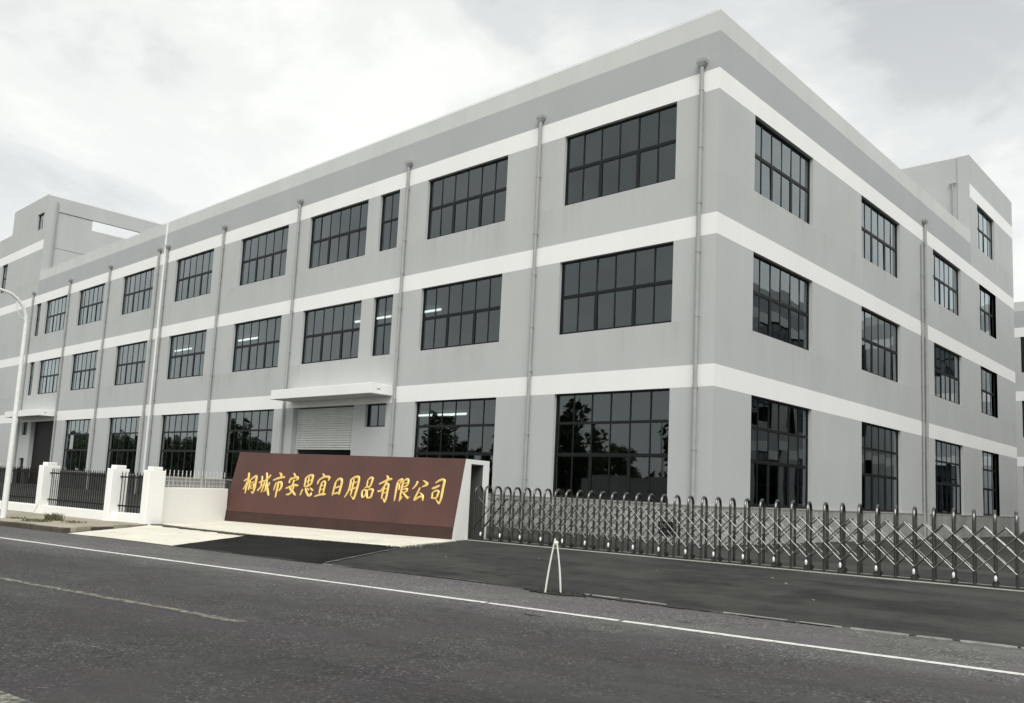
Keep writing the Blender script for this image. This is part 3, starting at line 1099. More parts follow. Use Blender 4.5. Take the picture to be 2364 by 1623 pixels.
for x, ph in ((-0.63, 0.2), (-8.06, 0.9), (-16.32, 0.4), (-25.45, 1.1), (-33.66, 0.3), (-41.2, 0.7), (-42.45, 0.1), (-50.55, 0.8), (-58.4, 0.5), (-66.85, 0.3)):
    downpipe(x=x, phase=ph)
downpipe(y=21.55, phase=0.4)
downpipe(y=21.06, top=15.5, r=0.05, off=0.09, phase=1.0, hop=False)
# cover strip over the expansion joint
MB().box(-41.92, -0.028, 0.1, -41.72, -0.002, PT + 0.03).build("joint_cover", M['white_joint'], fac)

# right stair tower, part of the same building
tw = fac
TZ = [('wall', PL, B1B), ('paint_band', B1B, B1T), ('wall', B1T, B2B), ('paint_band', B2B, B2T), ('wall', B2T, B3B), ('paint_band', B3B, B3T),
      ('wall', B3T, 20.7), ('paint_band', 20.7, 21.55), ('wall', 21.55, 23.35)]
facade(tw, mpR, 30.5, 41.0, TZ, [w[:4] for w in wins_R if w[0] > 30] + [winT[:4]])
mb = MB()
mb.poly([(-14, 30.5, 16.4), (-0.66, 30.5, 16.4), (-0.66, 30.5, 23.35), (-14, 30.5, 23.35)])
mb.box(-0.66, 30.44, 16.4, -0.001, 30.52, 23.348)
mb.poly([(0, 41, 0), (-14, 41, 0), (-14, 41, 23.35), (0, 41, 23.35)])
mb.poly([(-14, 30.5, 16), (-14, 30.5, 23.35), (-14, 41, 23.35), (-14, 41, 16)])
mb.poly([(0, 30.5, 23.34), (0, 41, 23.34), (-14, 41, 23.34), (-14, 30.5, 23.34)])
mb.build("tower_wall", M['wall'], tw)
mb = MB().tube([(-0.92, 30.38, 18.6), (-0.92, 30.38, 21.7)], 0.045, 8)
mb.box(-1.12, 30.33, 21.66, -0.74, 30.44, 21.72)
mb.build("tower_pipe", M['pipe'], tw)
MB().tube([(-14, 30.6, 23.5), (-0.1, 30.6, 23.5), (-0.1, 40.9, 23.5)], 0.012, 6).build("tower_wire", M['metal'], tw)

# ------------------------------------------------------------------ left block with the open roof frame
lb = thing("stair_block", "taller grey block with an open roof frame at the far left end of the factory", "building")
ZL = [('wall', PL, B1B), ('paint_band', B1B, B1T), ('wall', B1T, B2B), ('paint_band', B2B, B2T), ('wall', B2T, B3B), ('paint_band', B3B, B3T),
      ('wall', B3T, 20.66), ('paint_band', 20.66, 21.5), ('wall', 21.5, 23.37)]
wl_ = [(-77.0, -75.42, 17.87, 20.66, 'slim', 0), (-77.6, -76.1, 12.75, 15.63, 'slim', 0), (-77.6, -76.1, 7.6, 10.49, 'slim', 0),
       (-83.5, -78.6, 17.8, 20.66, 'two', 0), (-83.5, -78.6, 12.75, 15.63, 'two', 0), (-83.5, -78.6, 7.6, 10.49, 'two', 0)]
wt_ = (-68.45, -66.85, 22.6, 24.1, 'single', 0)
facade(lb, mpL, -104.0, -66.201, ZL[:-1], [w[:4] for w in wl_])
facade(lb, mpL, -75.15, -66.201, [('wall', 21.5, 25.6)], [wt_[:4]])
mb = MB()
mb.poly([(-104, 0, 21.5), (-75.15, 0, 21.5), (-75.15, 0, 23.37), (-104, 0, 23.37)])
mb.poly([(-75.15, 0, 23.37), (-75.15, 0, 25.6), (-75.15, 6, 25.6), (-75.15, 6, 23.37)])
mb.box(-104, 0.3, 23.0, -75.2, 18, 23.3)
mb.poly([(-104, 0, 0), (-104, 18, 0), (-104, 18, 23.3), (-104, 0, 23.3)])
mb.build("side_wall", M['wall'], lb)
for wd in wl_ + [wt_]:
    window(lb, wd, 'L', True)
X = -66.2
mb = MB()
mb.box(X - 0.25, 0.001, 16.4, X, 0.95, 24.25)            # corner column
mb.build("corner_column", M['wall'], lb)
MB().box(X - 0.25, 0.001, 24.252, X, 14.0, 25.55).build("roof_beam", M['wall'], lb)
MB().box(X - 0.25, 0.952, 20.95, X - 0.06, 3.9, 24.2).box(X - 0.25, 3.902, 20.95, X - 0.06, 14.0, 23.3).build("side_panel", M['wall'], lb)
MB().box(X - 0.25, 0.952, 16.4, X - 0.02, 14.0, 20.9).build("lower_panel", M['wall'], lb)
MB().tube([(X + 0.09, 0.76, 17.8), (X + 0.09, 0.76, 25.1)], 0.07, 8).build("downpipe", M['pipe'], lb, True)
mb = MB()
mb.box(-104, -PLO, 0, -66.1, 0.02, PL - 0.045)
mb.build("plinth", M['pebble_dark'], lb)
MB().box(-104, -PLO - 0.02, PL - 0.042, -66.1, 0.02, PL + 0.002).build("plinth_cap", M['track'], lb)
MB().tube([(-75.1, 0.1, 25.72), (-66.3, 0.1, 25.72), (-66.3, 14, 25.68)], 0.014, 6).build("lightning_wire", M['metal'], lb)

# ------------------------------------------------------------------ neighbours: twin factory behind, and the block that the right side's windows mirror
def neighbour(name, label, x0, x1, y, depth, wins, xwins=()):
    b = thing(name, label, "factory")
    mp = lambda u, z, d: (u, y + d, z)
    ops = []
    for (a, c) in wins:
        ops += [(a, c, *F3), (a, c, *F2), (a, c, *F1)]
    Z = [('wall', 0.0, B1B)] + ZONES[1:]
    facade(b, mp, x0, x1, Z, ops, False)
    mw = lambda u, z, d: (x0 + d, u, z)            # side facing -X
    opw = []
    for (a, c) in xwins:
        opw += [(a, c, *F3), (a, c, *F2), (a, c, *F1)]
    for nm, z0, z1 in Z:
        mb = MB()
        cells(mb, lambda u, z, d: (x0 + d, y + depth - (u - y), z), y, y + depth, z0, z1, [(2 * y + depth - o[1], 2 * y + depth - o[0], o[2], o[3]) for o in opw])
        mb.build(nm, M[ZM[nm]], b)
    mb = MB()
    mb.box(x0 + 0.4, y + 0.4, 0, x1, y + depth, PT - 0.3)
    mb.build("core", M['frame'], b)
    for o in ops:
        wo = link("window", STY['two'][0] if o[3] - o[2] < 3 else STY['tall'][0], b, (o[0], y + 0.14, o[2]))
        wo.scale = ((o[1] - o[0]) / 5.1, 1, 1)
        MB().poly([(0, .04, 0), (5.1, .04, 0), (5.1, .04, o[3] - o[2]), (0, .04, o[3] - o[2])]).build("glazing", M['glass'], wo, kind="stuff")
    for o in opw:
        wo = link("window", STY['two'][0] if o[3] - o[2] < 3 else STY['tall'][0], b, (x0 + 0.14, o[1], o[2]), (0, 0, -math.pi / 2))
        wo.scale = ((o[1] - o[0]) / 5.1, 1, 1)
        MB().poly([(0, .04, 0), (5.1, .04, 0), (5.1, .04, o[3] - o[2]), (0, .04, o[3] - o[2])]).build("glazing", M['glass'], wo, kind="stuff")
    return b


neighbour("factory_building", "grey factory with the same white bands, seen in a sliver beyond the right end", -7.0, 34.0, 51.6, 18.0,
          [(-1.85, 3.25), (6.0, 11.1), (14, 19.1)])
neighbour("factory_building", "grey factory outside the frame, mirrored in the right side's windows", 16.2, 33.0, 15.0, 33.0,
          [(18, 23.1), (26, 31.1)], [(17, 22.1), (26, 31.1), (35, 40.1), (42, 47.1)])

# ------------------------------------------------------------------ maroon sign wall
SL = 8.87
sign = thing("sign_wall", "maroon slanted sign wall with gold company name and a white open end", "sign", (-11.926, -10.536, 0.0), R(14.41))


def xprism(mb, prof, x0, x1):
    n = len(prof)
    i = len(mb.v)
    mb.v += [(x0, p[0], p[1]) for p in prof] + [(x1, p[0], p[1]) for p in prof]
    mb.f.append(tuple(i + k for k in range(n))); mb.mi.append(0)
    mb.f.append(tuple(i + n + k for k in reversed(range(n)))); mb.mi.append(0)
    for k in range(n):
        a, b = i + k, i + (k + 1) % n
        mb.f.append((a, a + n, b + n, b)); mb.mi.append(0)
    return mb


KZ = 0.458
bevel(xprism(MB(), [(0.0, 0.1), (0.05, KZ), (0.085, KZ), (0.035, 0.1)], 0.0, SL).build("base_panel", M['maroon_shaded'], sign), 0.006, 1)
bevel(xprism(MB(), [(0.048, KZ + 0.002), (0.522, 2.40), (0.56, 2.40), (0.086, KZ + 0.002)], 0.0, SL + 0.004).build("face_panel", M['maroon'], sign), 0.006, 1)
WEDGE = [(0.037, 0.1), (0.088, KZ), (0.562, 2.40), (0.88, 2.40), (0.88, 0.1)]
for x0, x1 in ((SL - 0.24, SL - 0.002), (0.002, 0.24)):
    xprism(MB(), WEDGE, x0, x1).build("end_wall", M['white'], sign)
MB().box(0.01, 0.882, 2.27, SL - 0.002, 1.93, 2.40).build("top_slab", M['white'], sign)
MB().box(0.01, 1.61, 0.1, SL - 0.002, 1.93, 2.268).build("back_wall", M['white'], sign)
MB().box(0.242, 0.80, 0.1, SL - 0.242, 0.88, 2.268).build("inner_wall", M['inside'], sign)
MB().box(0.01, 0.882, 0.1, 0.24, 1.608, 2.268).build("blind_end", M['white'], sign)

LN = SL - 0.03  # dark panels added to paint shade into the white-walled hollow
MB().box(0.242, 1.575, 0.11, LN, 1.608, 2.266).build("back_shade_panel", M['shaded_inside'], sign)
MB().box(0.242, 0.885, 2.235, LN, 1.573, 2.267).build("top_shade_panel", M['shaded_inside'], sign)
MB().box(0.242, 0.885, 0.115, SL - 0.3, 1.573, 0.14).build("floor_shade_panel", M['shaded_inside'], sign)

# gold characters: brush strokes as (along the face, up the slope, width) in metres, raised from the face
STROKES = [
  [[[0.678,1.299,0.078],[0.697,1.225,0.087],[0.734,1.029,0.087],[0.721,0.849,0.096],[0.743,0.605,0.038]],[[0.554,1.014,0.058],[0.652,1.075,0.077],[0.756,1.12,0.068]],[[0.702,0.995,0.068],[0.668,0.846,0.067],[0.609,0.737,0.058]],[[0.824,1.049,0.077],[0.839,0.853,0.067],[0.855,0.716,0.048]],[[0.814,1.049,0.058],[0.913,1.134,0.077],[0.992,1.187,0.086],[1.051,1.172,0.105],[1.081,0.994,0.095],[1.094,0.799,0.105],[1.084,0.613,0.038]],[[0.996,0.681,0.038],[1.084,0.613,0.057]],[[0.911,0.954,0.048],[1.006,1.023,0.057]],[[0.914,0.791,0.042],[0.955,0.891,0.042],[1.029,0.926,0.048],[1.036,0.813,0.042],[0.936,0.76,0.042]]],
  [[[1.294,1.214,0.067],[1.338,1.053,0.066],[1.351,0.859,0.076]],[[1.234,0.984,0.067],[1.333,1.036,0.066],[1.43,1.064,0.057]],[[1.251,0.717,0.085],[1.341,0.826,0.076],[1.449,0.944,0.038]],[[1.422,1.023,0.057],[1.541,1.109,0.076],[1.619,1.193,0.075],[1.647,1.267,0.066]],[[1.458,1.326,0.076],[1.52,1.173,0.085],[1.564,0.981,0.075],[1.659,0.791,0.094],[1.782,0.581,0.074]],[[1.47,1.009,0.066],[1.461,0.847,0.066],[1.427,0.668,0.047]],[[1.482,0.88,0.047],[1.554,0.916,0.047],[1.577,0.756,0.047],[1.536,0.689,0.037]],[[1.688,1.018,0.066],[1.664,0.872,0.056],[1.572,0.707,0.037]]],
  [[[2.008,1.345,0.056],[2.104,1.275,0.089],[2.084,1.178,0.056]],[[1.812,1.087,0.056],[1.968,1.15,0.075],[2.122,1.187,0.084],[2.278,1.217,0.083]],[[1.972,1.013,0.074],[1.952,0.884,0.065],[1.943,0.756,0.037]],[[1.977,0.997,0.056],[2.107,1.042,0.074],[2.187,1.022,0.093],[2.228,0.896,0.083],[2.203,0.815,0.083],[2.162,0.749,0.055]],[[2.064,1.049,0.074],[2.075,0.857,0.083],[2.081,0.65,0.065],[2.096,0.524,0.037]]],
  [[[2.612,1.357,0.055],[2.692,1.264,0.082]],[[2.559,1.204,0.073],[2.516,1.114,0.073],[2.526,1.019,0.064]],[[2.536,1.115,0.055],[2.652,1.199,0.073],[2.785,1.228,0.091],[2.832,1.174,0.082],[2.767,1.124,0.046]],[[2.428,0.848,0.064],[2.584,0.903,0.082],[2.747,0.965,0.091],[2.921,0.956,0.072]],[[2.692,1.137,0.073],[2.672,0.978,0.073],[2.611,0.848,0.082],[2.701,0.789,0.091],[2.899,0.641,0.072]],[[2.751,0.918,0.073],[2.706,0.774,0.082],[2.636,0.676,0.073],[2.513,0.647,0.064]]],
  [[[3.15,1.218,0.072],[3.164,1.076,0.072],[3.168,0.935,0.054]],[[3.15,1.218,0.063],[3.267,1.293,0.072],[3.38,1.313,0.09],[3.421,1.275,0.09],[3.429,1.149,0.089],[3.409,1.023,0.08],[3.291,0.956,0.072],[3.197,0.936,0.063]],[[3.208,1.094,0.054],[3.386,1.163,0.054]],[[3.274,1.269,0.05],[3.305,0.972,0.05]],[[3.133,0.855,0.054],[3.112,0.761,0.063],[3.087,0.65,0.045]],[[3.231,0.891,0.054],[3.308,0.769,0.071],[3.417,0.673,0.089],[3.512,0.685,0.088],[3.508,0.763,0.044]],[[3.309,0.894,0.045],[3.392,0.82,0.062]],[[3.424,0.907,0.053],[3.559,0.819,0.08]]],
  [[[3.802,1.383,0.053],[3.877,1.291,0.08]],[[3.746,1.209,0.071],[3.687,1.113,0.071],[3.683,1.027,0.044]],[[3.702,1.16,0.062],[3.848,1.259,0.08],[4.014,1.289,0.088],[4.093,1.253,0.088],[4.081,1.159,0.053]],[[3.846,1.103,0.071],[3.828,0.932,0.07],[3.835,0.747,0.061]],[[3.841,1.088,0.053],[3.923,1.137,0.07],[3.979,1.078,0.07],[3.986,0.923,0.07],[3.988,0.754,0.061]],[[3.853,0.979,0.044],[3.947,1.022,0.044]],[[3.861,0.856,0.044],[3.964,0.899,0.044]],[[3.682,0.639,0.062],[3.875,0.71,0.07],[4.099,0.736,0.087]]],
  [[[4.385,1.14,0.07],[4.37,0.924,0.078],[4.368,0.703,0.052]],[[4.385,1.14,0.061],[4.474,1.228,0.078],[4.579,1.225,0.095],[4.623,1.103,0.086],[4.614,0.904,0.086],[4.614,0.737,0.068]],[[4.404,0.941,0.061],[4.593,1.01,0.069]],[[4.399,0.757,0.06],[4.593,0.812,0.069]]],
  [[[4.951,1.214,0.071],[4.963,0.993,0.08],[4.93,0.834,0.071],[4.851,0.666,0.044]],[[4.931,1.213,0.062],[5.071,1.306,0.08],[5.2,1.326,0.088],[5.248,1.257,0.088],[5.255,1.021,0.088],[5.233,0.785,0.087],[5.222,0.614,0.044]],[[4.99,1.073,0.053],[5.203,1.176,0.053]],[[4.989,0.9,0.062],[5.204,0.995,0.061]],[[5.067,1.25,0.053],[5.069,0.998,0.071],[5.067,0.723,0.053]],[[5.107,0.717,0.035],[5.222,0.614,0.052]]],
  [[[5.592,1.223,0.066],[5.598,1.02,0.052]],[[5.59,1.231,0.052],[5.68,1.32,0.07],[5.751,1.299,0.078],[5.754,1.182,0.078],[5.716,1.041,0.069],[5.596,1.028,0.052],[5.517,0.97,0.017]],[[5.468,0.905,0.061],[5.478,0.797,0.069],[5.528,0.683,0.052]],[[5.468,0.905,0.052],[5.574,0.933,0.069],[5.622,0.897,0.078],[5.617,0.772,0.069],[5.526,0.691,0.052]],[[5.651,0.929,0.061],[5.665,0.806,0.069],[5.718,0.677,0.06]],[[5.666,0.945,0.052],[5.792,0.966,0.069],[5.856,0.938,0.077],[5.851,0.814,0.077],[5.829,0.721,0.069],[5.721,0.7,0.06]]],
  [[[6.039,1.132,0.06],[6.196,1.208,0.077],[6.344,1.283,0.085],[6.475,1.311,0.076]],[[6.249,1.403,0.051],[6.31,1.344,0.077],[6.301,1.235,0.077],[6.248,1.078,0.077],[6.155,0.936,0.077],[6.039,0.915,0.068]],[[6.257,1.079,0.068],[6.236,0.909,0.076],[6.237,0.687,0.059]],[[6.257,1.079,0.051],[6.331,1.151,0.068],[6.386,1.115,0.076],[6.396,0.931,0.076],[6.395,0.717,0.076],[6.384,0.58,0.042]],[[6.266,0.971,0.042],[6.371,1.03,0.042]],[[6.27,0.849,0.042],[6.373,0.915,0.042]],[[6.295,0.712,0.034],[6.382,0.587,0.059]]],
  [[[6.699,1.22,0.076],[6.697,1.006,0.075],[6.713,0.65,0.05]],[[6.702,1.243,0.059],[6.813,1.309,0.076],[6.841,1.271,0.076],[6.777,1.162,0.059],[6.79,1.071,0.067],[6.794,0.979,0.05]],[[6.898,1.258,0.067],[6.885,1.014,0.075],[6.895,0.644,0.05]],[[6.907,1.259,0.059],[7.009,1.324,0.075],[7.064,1.28,0.083],[7.061,1.143,0.075],[6.942,1.077,0.05]],[[6.943,1.184,0.042],[7.052,1.218,0.042]],[[6.925,1.0,0.05],[7.069,1.037,0.066],[7.078,0.962,0.066],[7.014,0.928,0.041]],[[6.939,0.94,0.05],[7.054,0.84,0.074],[7.193,0.741,0.082]],[[7.188,0.763,0.049],[7.239,0.811,0.016]],[[6.904,0.682,0.058],[6.972,0.806,0.041]]],
  [[[7.395,1.278,0.074],[7.37,1.156,0.074],[7.267,1.03,0.041]],[[7.583,1.308,0.041],[7.703,1.244,0.082],[7.734,1.186,0.098],[7.577,1.104,0.033]],[[7.526,1.094,0.057],[7.475,0.934,0.074],[7.412,0.752,0.073],[7.426,0.693,0.065]],[[7.423,0.708,0.065],[7.541,0.803,0.065],[7.656,0.838,0.065]],[[7.563,0.938,0.041],[7.673,0.839,0.081],[7.705,0.699,0.048]]],
  [[[8.025,1.242,0.049],[8.153,1.33,0.073],[8.267,1.356,0.08],[8.314,1.299,0.088],[8.311,1.076,0.088],[8.31,0.81,0.079],[8.282,0.626,0.04]],[[8.127,0.787,0.024],[8.269,0.647,0.063]],[[7.95,1.075,0.073],[8.077,1.125,0.081],[8.194,1.182,0.064]],[[7.985,0.958,0.064],[7.999,0.78,0.064]],[[7.992,0.965,0.056],[8.1,1.022,0.064],[8.182,1.003,0.072],[8.177,0.907,0.072],[8.146,0.817,0.064],[7.998,0.788,0.056]]]]


def catmull(P, n=7):
    out = []
    m = len(P)
    for i in range(m - 1):
        p0, p1, p2, p3 = P[max(i - 1, 0)], P[i], P[i + 1], P[min(i + 2, m - 1)]
        for k in range(n):
            t = k / n
            out.append(tuple(0.5 * (2 * b + (c - a) * t + (2 * a - 5 * b + 4 * c - d) * t * t + (3 * b - a - 3 * c + d) * t ** 3) for a, b, c, d in zip(p0, p1, p2, p3)))
    out.append(tuple(P[-1]))
    return out


up_l = Vector((0, 0.2369, 0.9715))
nrm_l = Vector((0, -0.9715, 0.2369))
face_rot = Matrix(((1, up_l.x, nrm_l.x), (0, up_l.y, nrm_l.y), (0, up_l.z, nrm_l.z))).to_4x4()
for ci, strokes in enumerate(STROKES):
    cx = sum(p[0] for s_ in strokes for p in s_) / sum(len(s_) for s_ in strokes)
    cy = sum(p[1] for s_ in strokes for p in s_) / sum(len(s_) for s_ in strokes)
    mb = MB()
    for si, st in enumerate(strokes):
        Q = catmull(st)
        n = len(Q)
        base = len(mb.v)
        h = 0.030 + 0.0011 * si
        for k, (x, y, w) in enumerate(Q):
            a, b = Q[max(k - 1, 0)], Q[min(k + 1, n - 1)]
            t = Vector((b[0] - a[0], b[1] - a[1])).normalized()
            nn_ = Vector((-t.y, t.x))
            f = 1.0
            if k == 0 or k == n - 1:
                f = 0.45
            elif k == 1 or k == n - 2:
                f = 0.85
            hw = max(w, 0.012) * 0.47 * f
            ex = (-0.35 * hw if k == 0 else 0.35 * hw if k == n - 1 else 0)
            px, py = x - cx + t.x * ex, y - cy + t.y * ex
            for q, z in ((-1.0, 0.0), (-0.95, h * 0.55), (-0.5, h * 0.92), (0, h), (0.5, h * 0.92), (0.95, h * 0.55), (1.0, 0.0)):
                mb.v.append((px + nn_.x * hw * q, py + nn_.y * hw * q, z))
        for k in range(n - 1):
            for j in range(6):
                p = base + k * 7 + j
                mb.f.append((p, p + 7, p + 8, p + 1)); mb.mi.append(0)
        mb.f.append(tuple(base + j for j in range(7))); mb.mi.append(0)
        mb.f.append(tuple(base + (n - 1) * 7 + j for j in reversed(range(7)))); mb.mi.append(0)
    o = mb.build("gold_character", M['gold'], sign, True)
    pos = Vector((0, 0.048, KZ)) + Vector((cx, 0, 0)) + up_l * cy + nrm_l * 0.0
    o.matrix_local = Matrix.Translation(pos) @ face_rot

# ------------------------------------------------------------------ sliding gate
GY = R(8.13)
gate = thing("sliding_gate", "stainless steel folding lattice gate on small wheels across the dark driveway", "gate", (-3.62, -7.33, 0.1), GY)
skew = R(12.0) - GY
DX, DY = -math.sin(skew), math.cos(skew)
DEP = 0.38


def gpos(k):
    return 0.13 + 0.333 * k + 0.000568 * k * k


mb = MB()
pts = [(0, 0, 0.03), (0, 0, 0.7), (0, 0, 1.32)]
for i in range(9):
    a = math.pi * i / 8
    q = DEP / 2 - DEP / 2 * math.cos(a)
    pts.append((DX * q, DY * q, 1.33 + 0.19 * math.sin(a)))
pts += [(DX * DEP, DY * DEP, 1.32), (DX * DEP, DY * DEP, 0.7), (DX * DEP, DY * DEP, 0.03)]
mb.tube(pts, 0.031, 8)
up_me = mb.mesh("upright_frame", M['steel'], True)
wm = MB().tube([(0, -0.02, 0.065), (0, 0.02, 0.065)], 0.064, 12)
wheel_me = wm.mesh("wheel", M['rubber'], True)
hub = MB()
hub.tube([(DX * -0.08, DY * -0.08, 0.065), (DX * -0.03, DY * -0.03, 0.065)], 0.026, 10)
hub.box(-0.016, -0.05, 0.06, 0.016, 0.0, 0.2)
hub_me = hub.mesh("wheel_fork", M['steel'], True)
cap_me = MB().ball((DX * -0.07, DY * -0.07, 0.195), (0.029, 0.028, 0.062), 10, 8).mesh("wheel_cap", M['cap'], True)
N_U = 44
for k in range(N_U):
    zo = 0.03 * (1 - min(k, 38) / 38)
    link("upright_frame", up_me, gate, (gpos(k), 0, zo))
    if k % 2 == 1:
        w_ = link("wheel", wheel_me, gate, (gpos(k) - 0.055 * DX, -0.055 * DY, 0))
        link("wheel", wheel_me, gate, (gpos(k) + (DEP + 0.055) * DX, (DEP + 0.055) * DY, 0))
        link("wheel_fork", hub_me, w_)
        link("wheel_cap", cap_me, w_)
    else:
        link("foot", MB().box(-0.03, -0.03, 0.0, 0.03, 0.03, 0.035).mesh("foot", M['rubber']) if k == 0 else foot_me, gate, (gpos(k), 0, 0))
    if k == 0:
        foot_me = MB().box(-0.03, -0.03, 0.0, 0.03, 0.03, 0.035).mesh("foot", M['rubber'])


def bar_mesh(sgn, name):
    mb = MB()
    a, b = Vector((0, 0, 1.20)), Vector((sgn * 2.5, 0, 0.29))
    w, t_ = 0.013, 0.006
    # length is scaled by the local pitch, so keep the bar's width in z
    mb.tube([a, b], 0.0175, 8)
    return mb.mesh(name, M['steel_bar'], True)


bar_a, bar_b = bar_mesh(1, "lattice_bar"), bar_mesh(-1, "lattice_bar")
for k in range(N_U - 1):
    c = (gpos(k) + gpos(k + 1)) / 2
    zo = 0.03 * (1 - min(k, 38) / 38)
    for face in (0, 1):
        bx, by = (DX * DEP, DY * DEP) if face else (0, 0)
        if k + 3 < N_U:
            o = link("lattice_bar", bar_a, gate, (c + bx, by + (0.034 if face else -0.034), zo))
            o.scale.x = (gpos(k + 3) - c) / 2.5
        if k - 2 >= 0:
            o = link("lattice_bar", bar_b, gate, (c + bx, by + (0.046 if face else -0.048), zo))
            o.scale.x = (c - gpos(k - 2)) / 2.5
# pivots where the bars cross the uprights
rv = MB()
for z in (1.018, 0.654, 0.29):
    rv.tube([(0, -0.058, z), (0, -0.02, z)], 0.014, 6)
rv_me = rv.mesh("pivot_pins", M['steel'])
for k in range(N_U):
    link("pivot_pins", rv_me, gate, (gpos(k), 0, 0.03 * (1 - min(k, 38) / 38)), kind="stuff")

# track
gx, gy = math.cos(GY), math.sin(GY)
def G2(l, n):
    return (-3.62 + gx * l - gy * n, -7.33 + gy * l + gx * n)


track = MB().prism([G2(-0.2, -0.30), G2(40, -0.30), G2(40, 0.70), G2(-0.2, 0.70)], 0.02, 0.108).build("gate_track", M['track'], kind="structure")
for n in (-0.055, DEP + 0.055):
    MB().prism([G2(-0.15, n - 0.02), G2(40, n - 0.02), G2(40, n + 0.02), G2(-0.15, n + 0.02)], 0.10, 0.114).build("track_rail", M['frame'], track)
mb = MB().prism([G2(-0.1, 0.02), G2(40, 0.02), G2(40, 0.36), G2(-0.1, 0.36)], 0.10, 0.1105).build("track_bed", M['drive'], track)

# ------------------------------------------------------------------ white fence and low wall (left)
PIL = [(-27.75, -16.85), (-23.75, -16.2), (-19.75, -15.55), (-15.82, -14.94), (-11.91, -14.36), (-10.43, -13.93)]
PW, PD = 0.27, 0.56
pil_names = ["", "white pillar at the frame's left edge behind the street lamp", "white pillar of the left fence, out past the lamp", "white fence pillar right of the street lamp, cracked at its foot",
             "white fence pillar between the wide and the narrow black picket panel", "white fence pillar that ends the fence, next to the low white wall"]
pm = MB().box(0, 0, 0.05, PW, PD, 1.65).mesh("shaft", M['white'])
pc = MB().box(PW / 2 - 0.125, PD / 2 - 0.17, 1.652, PW / 2 + 0.125, PD / 2 + 0.17, 1.755).mesh("pillar_cap", M['white'])
for i, (x, y) in enumerate(PIL):
    if i == 0:
        continue
    a = R(12.0)
    pl = thing("fence_pillar", pil_names[i], "pillar", (x, y, 0), a, "white pillars of the left fence")
    bevel(link("shaft", pm, pl), 0.012, 1)
    bevel(link("pillar_cap", pc, pl), 0.012, 1)
    if i == 3:                                       # the crack across the foot of this pillar
        cm = MB(); prev = None
        for k in range(11):
            f = k / 10
            x, z = 0.01 + 0.25 * f, 0.14 + 0.36 * f + random.uniform(-0.012, 0.012)
            w = 0.007 + 0.006 * random.random()
            q = ((x, -0.002, z - w), (x, -0.002, z + w))
            if prev:
                cm.poly([prev[0], q[0], q[1], prev[1]])
            prev = q
        cm.build("crack", M['seam'], pl)
pk = MB()
pk.box(-0.009, -0.009, 0.0, 0.009, 0.009, 1.13)
pk.hexa([(-0.012, -0.012, 1.13), (0.012, -0.012, 1.13), (-0.012, 0.012, 1.13), (0.012, 0.012, 1.13), (-0.002, -0.002, 1.2), (0.002, -0.002, 1.2), (-0.002, 0.002, 1.2), (0.002, 0.002, 1.2)])
pk_me = pk.mesh("picket", M['black'])
span_lab = {1: "black picket panel far left, beyond the street lamp", 2: "black picket panel crossed by the white street lamp", 3: "wide black picket panel between the two left white pillars", 4: "narrow black picket panel left of the last white pillar"}
for i in range(1, len(PIL) - 1):
    (x0, y0), (x1, y1) = PIL[i], PIL[i + 1]
    d = Vector((x1 - x0, y1 - y0)); L = d.length; ang = math.atan2(d.y, d.x); d.normalize()
    n = Vector((-d.y, d.x))
    # low wall
    b0 = Vector((x0, y0)) + d * (PW + 0.01) + n * 0.09
    lw = thing("low_wall", "low white wall under the " + span_lab[i], "wall", (b0.x, b0.y, 0), ang, "low white walls under the pickets")
    bevel(MB().box(-0.012, 0, 0.05, L - PW - 0.008, 0.36, 0.378).build("wall", M['white'], lw), 0.012, 1)
    p0 = Vector((x0, y0)) + d * (PW + 0.02) + n * 0.27
    fe = thing("picket_fence", span_lab[i], "fence", (p0.x, p0.y, 0.38), ang, "black picket panels on the low white wall")
    ln = L - PW - 0.04
    for z in (0.19, 1.035):
        MB().box(-0.05, -0.022, z - 0.022, ln + 0.05, 0.022, z + 0.022).build("rail", M['black'], fe)
    m = max(3, int(ln / 0.122))
    for k in range(m):
        link("picket", pk_me, fe, ((k + 0.5) * ln / m, 0, 0), (0, random.gauss(0, 0.006), 0))
# low wall with white railing, between the last pillar and the sign
a, b = Vector((-10.42, -13.38)), Vector((-11.86, -10.44))
d = (b - a); L = d.length; ang = math.atan2(d.y, d.x); d.normalize()
lw = thing("low_wall", "taller white wall with a pale railing, left of the maroon sign", "wall", (a.x, a.y, 0), ang)
bevel(MB().box(0, 0, 0.05, L, 0.24, 1.17).build("wall", M['white'], lw), 0.012, 1)
rl = thing("railing", "pale metal railing with ball-topped spears on the white wall beside the sign", "railing", (a.x, a.y, 1.172), ang)
for z in (0.06, 0.19, 0.29):
    MB().box(0, 0.105, z - 0.012, L, 0.135, z + 0.012).build("rail", M['rail'], rl)
sp = MB().tube([(0, 0.12, 0), (0, 0.12, 0.44)], 0.011, 6).ball((0, 0.12, 0.41), (0.022, 0.022, 0.03), 7, 5)
sp.ball((0, 0.12, 0.48), (0.016, 0.016, 0.045), 7, 5)
sp_me = sp.mesh("spear", M['rail'], True)
m = int(L / 0.19)
for k in range(m):
    link("spear", sp_me, rl, ((k + 0.5) * L / m, 0, 0))
bal = MB()
for k in range(int(L / 0.06)):
    x = 0.03 + k * 0.06
    bal.box(x - 0.006, 0.113, 0.0, x + 0.006, 0.127, 0.285)
bal.build("balusters", M['rail'], rl, kind="stuff")

# ------------------------------------------------------------------ street lamp
lamp = thing("street_lamp", "white street lamp with a curved arm at the left edge", "street lamp", (-12.84, -16.70, 0.118))
AD = Vector((0.19, -0.98))
def LA(u, z):
    return (AD.x * u, AD.y * u, z)


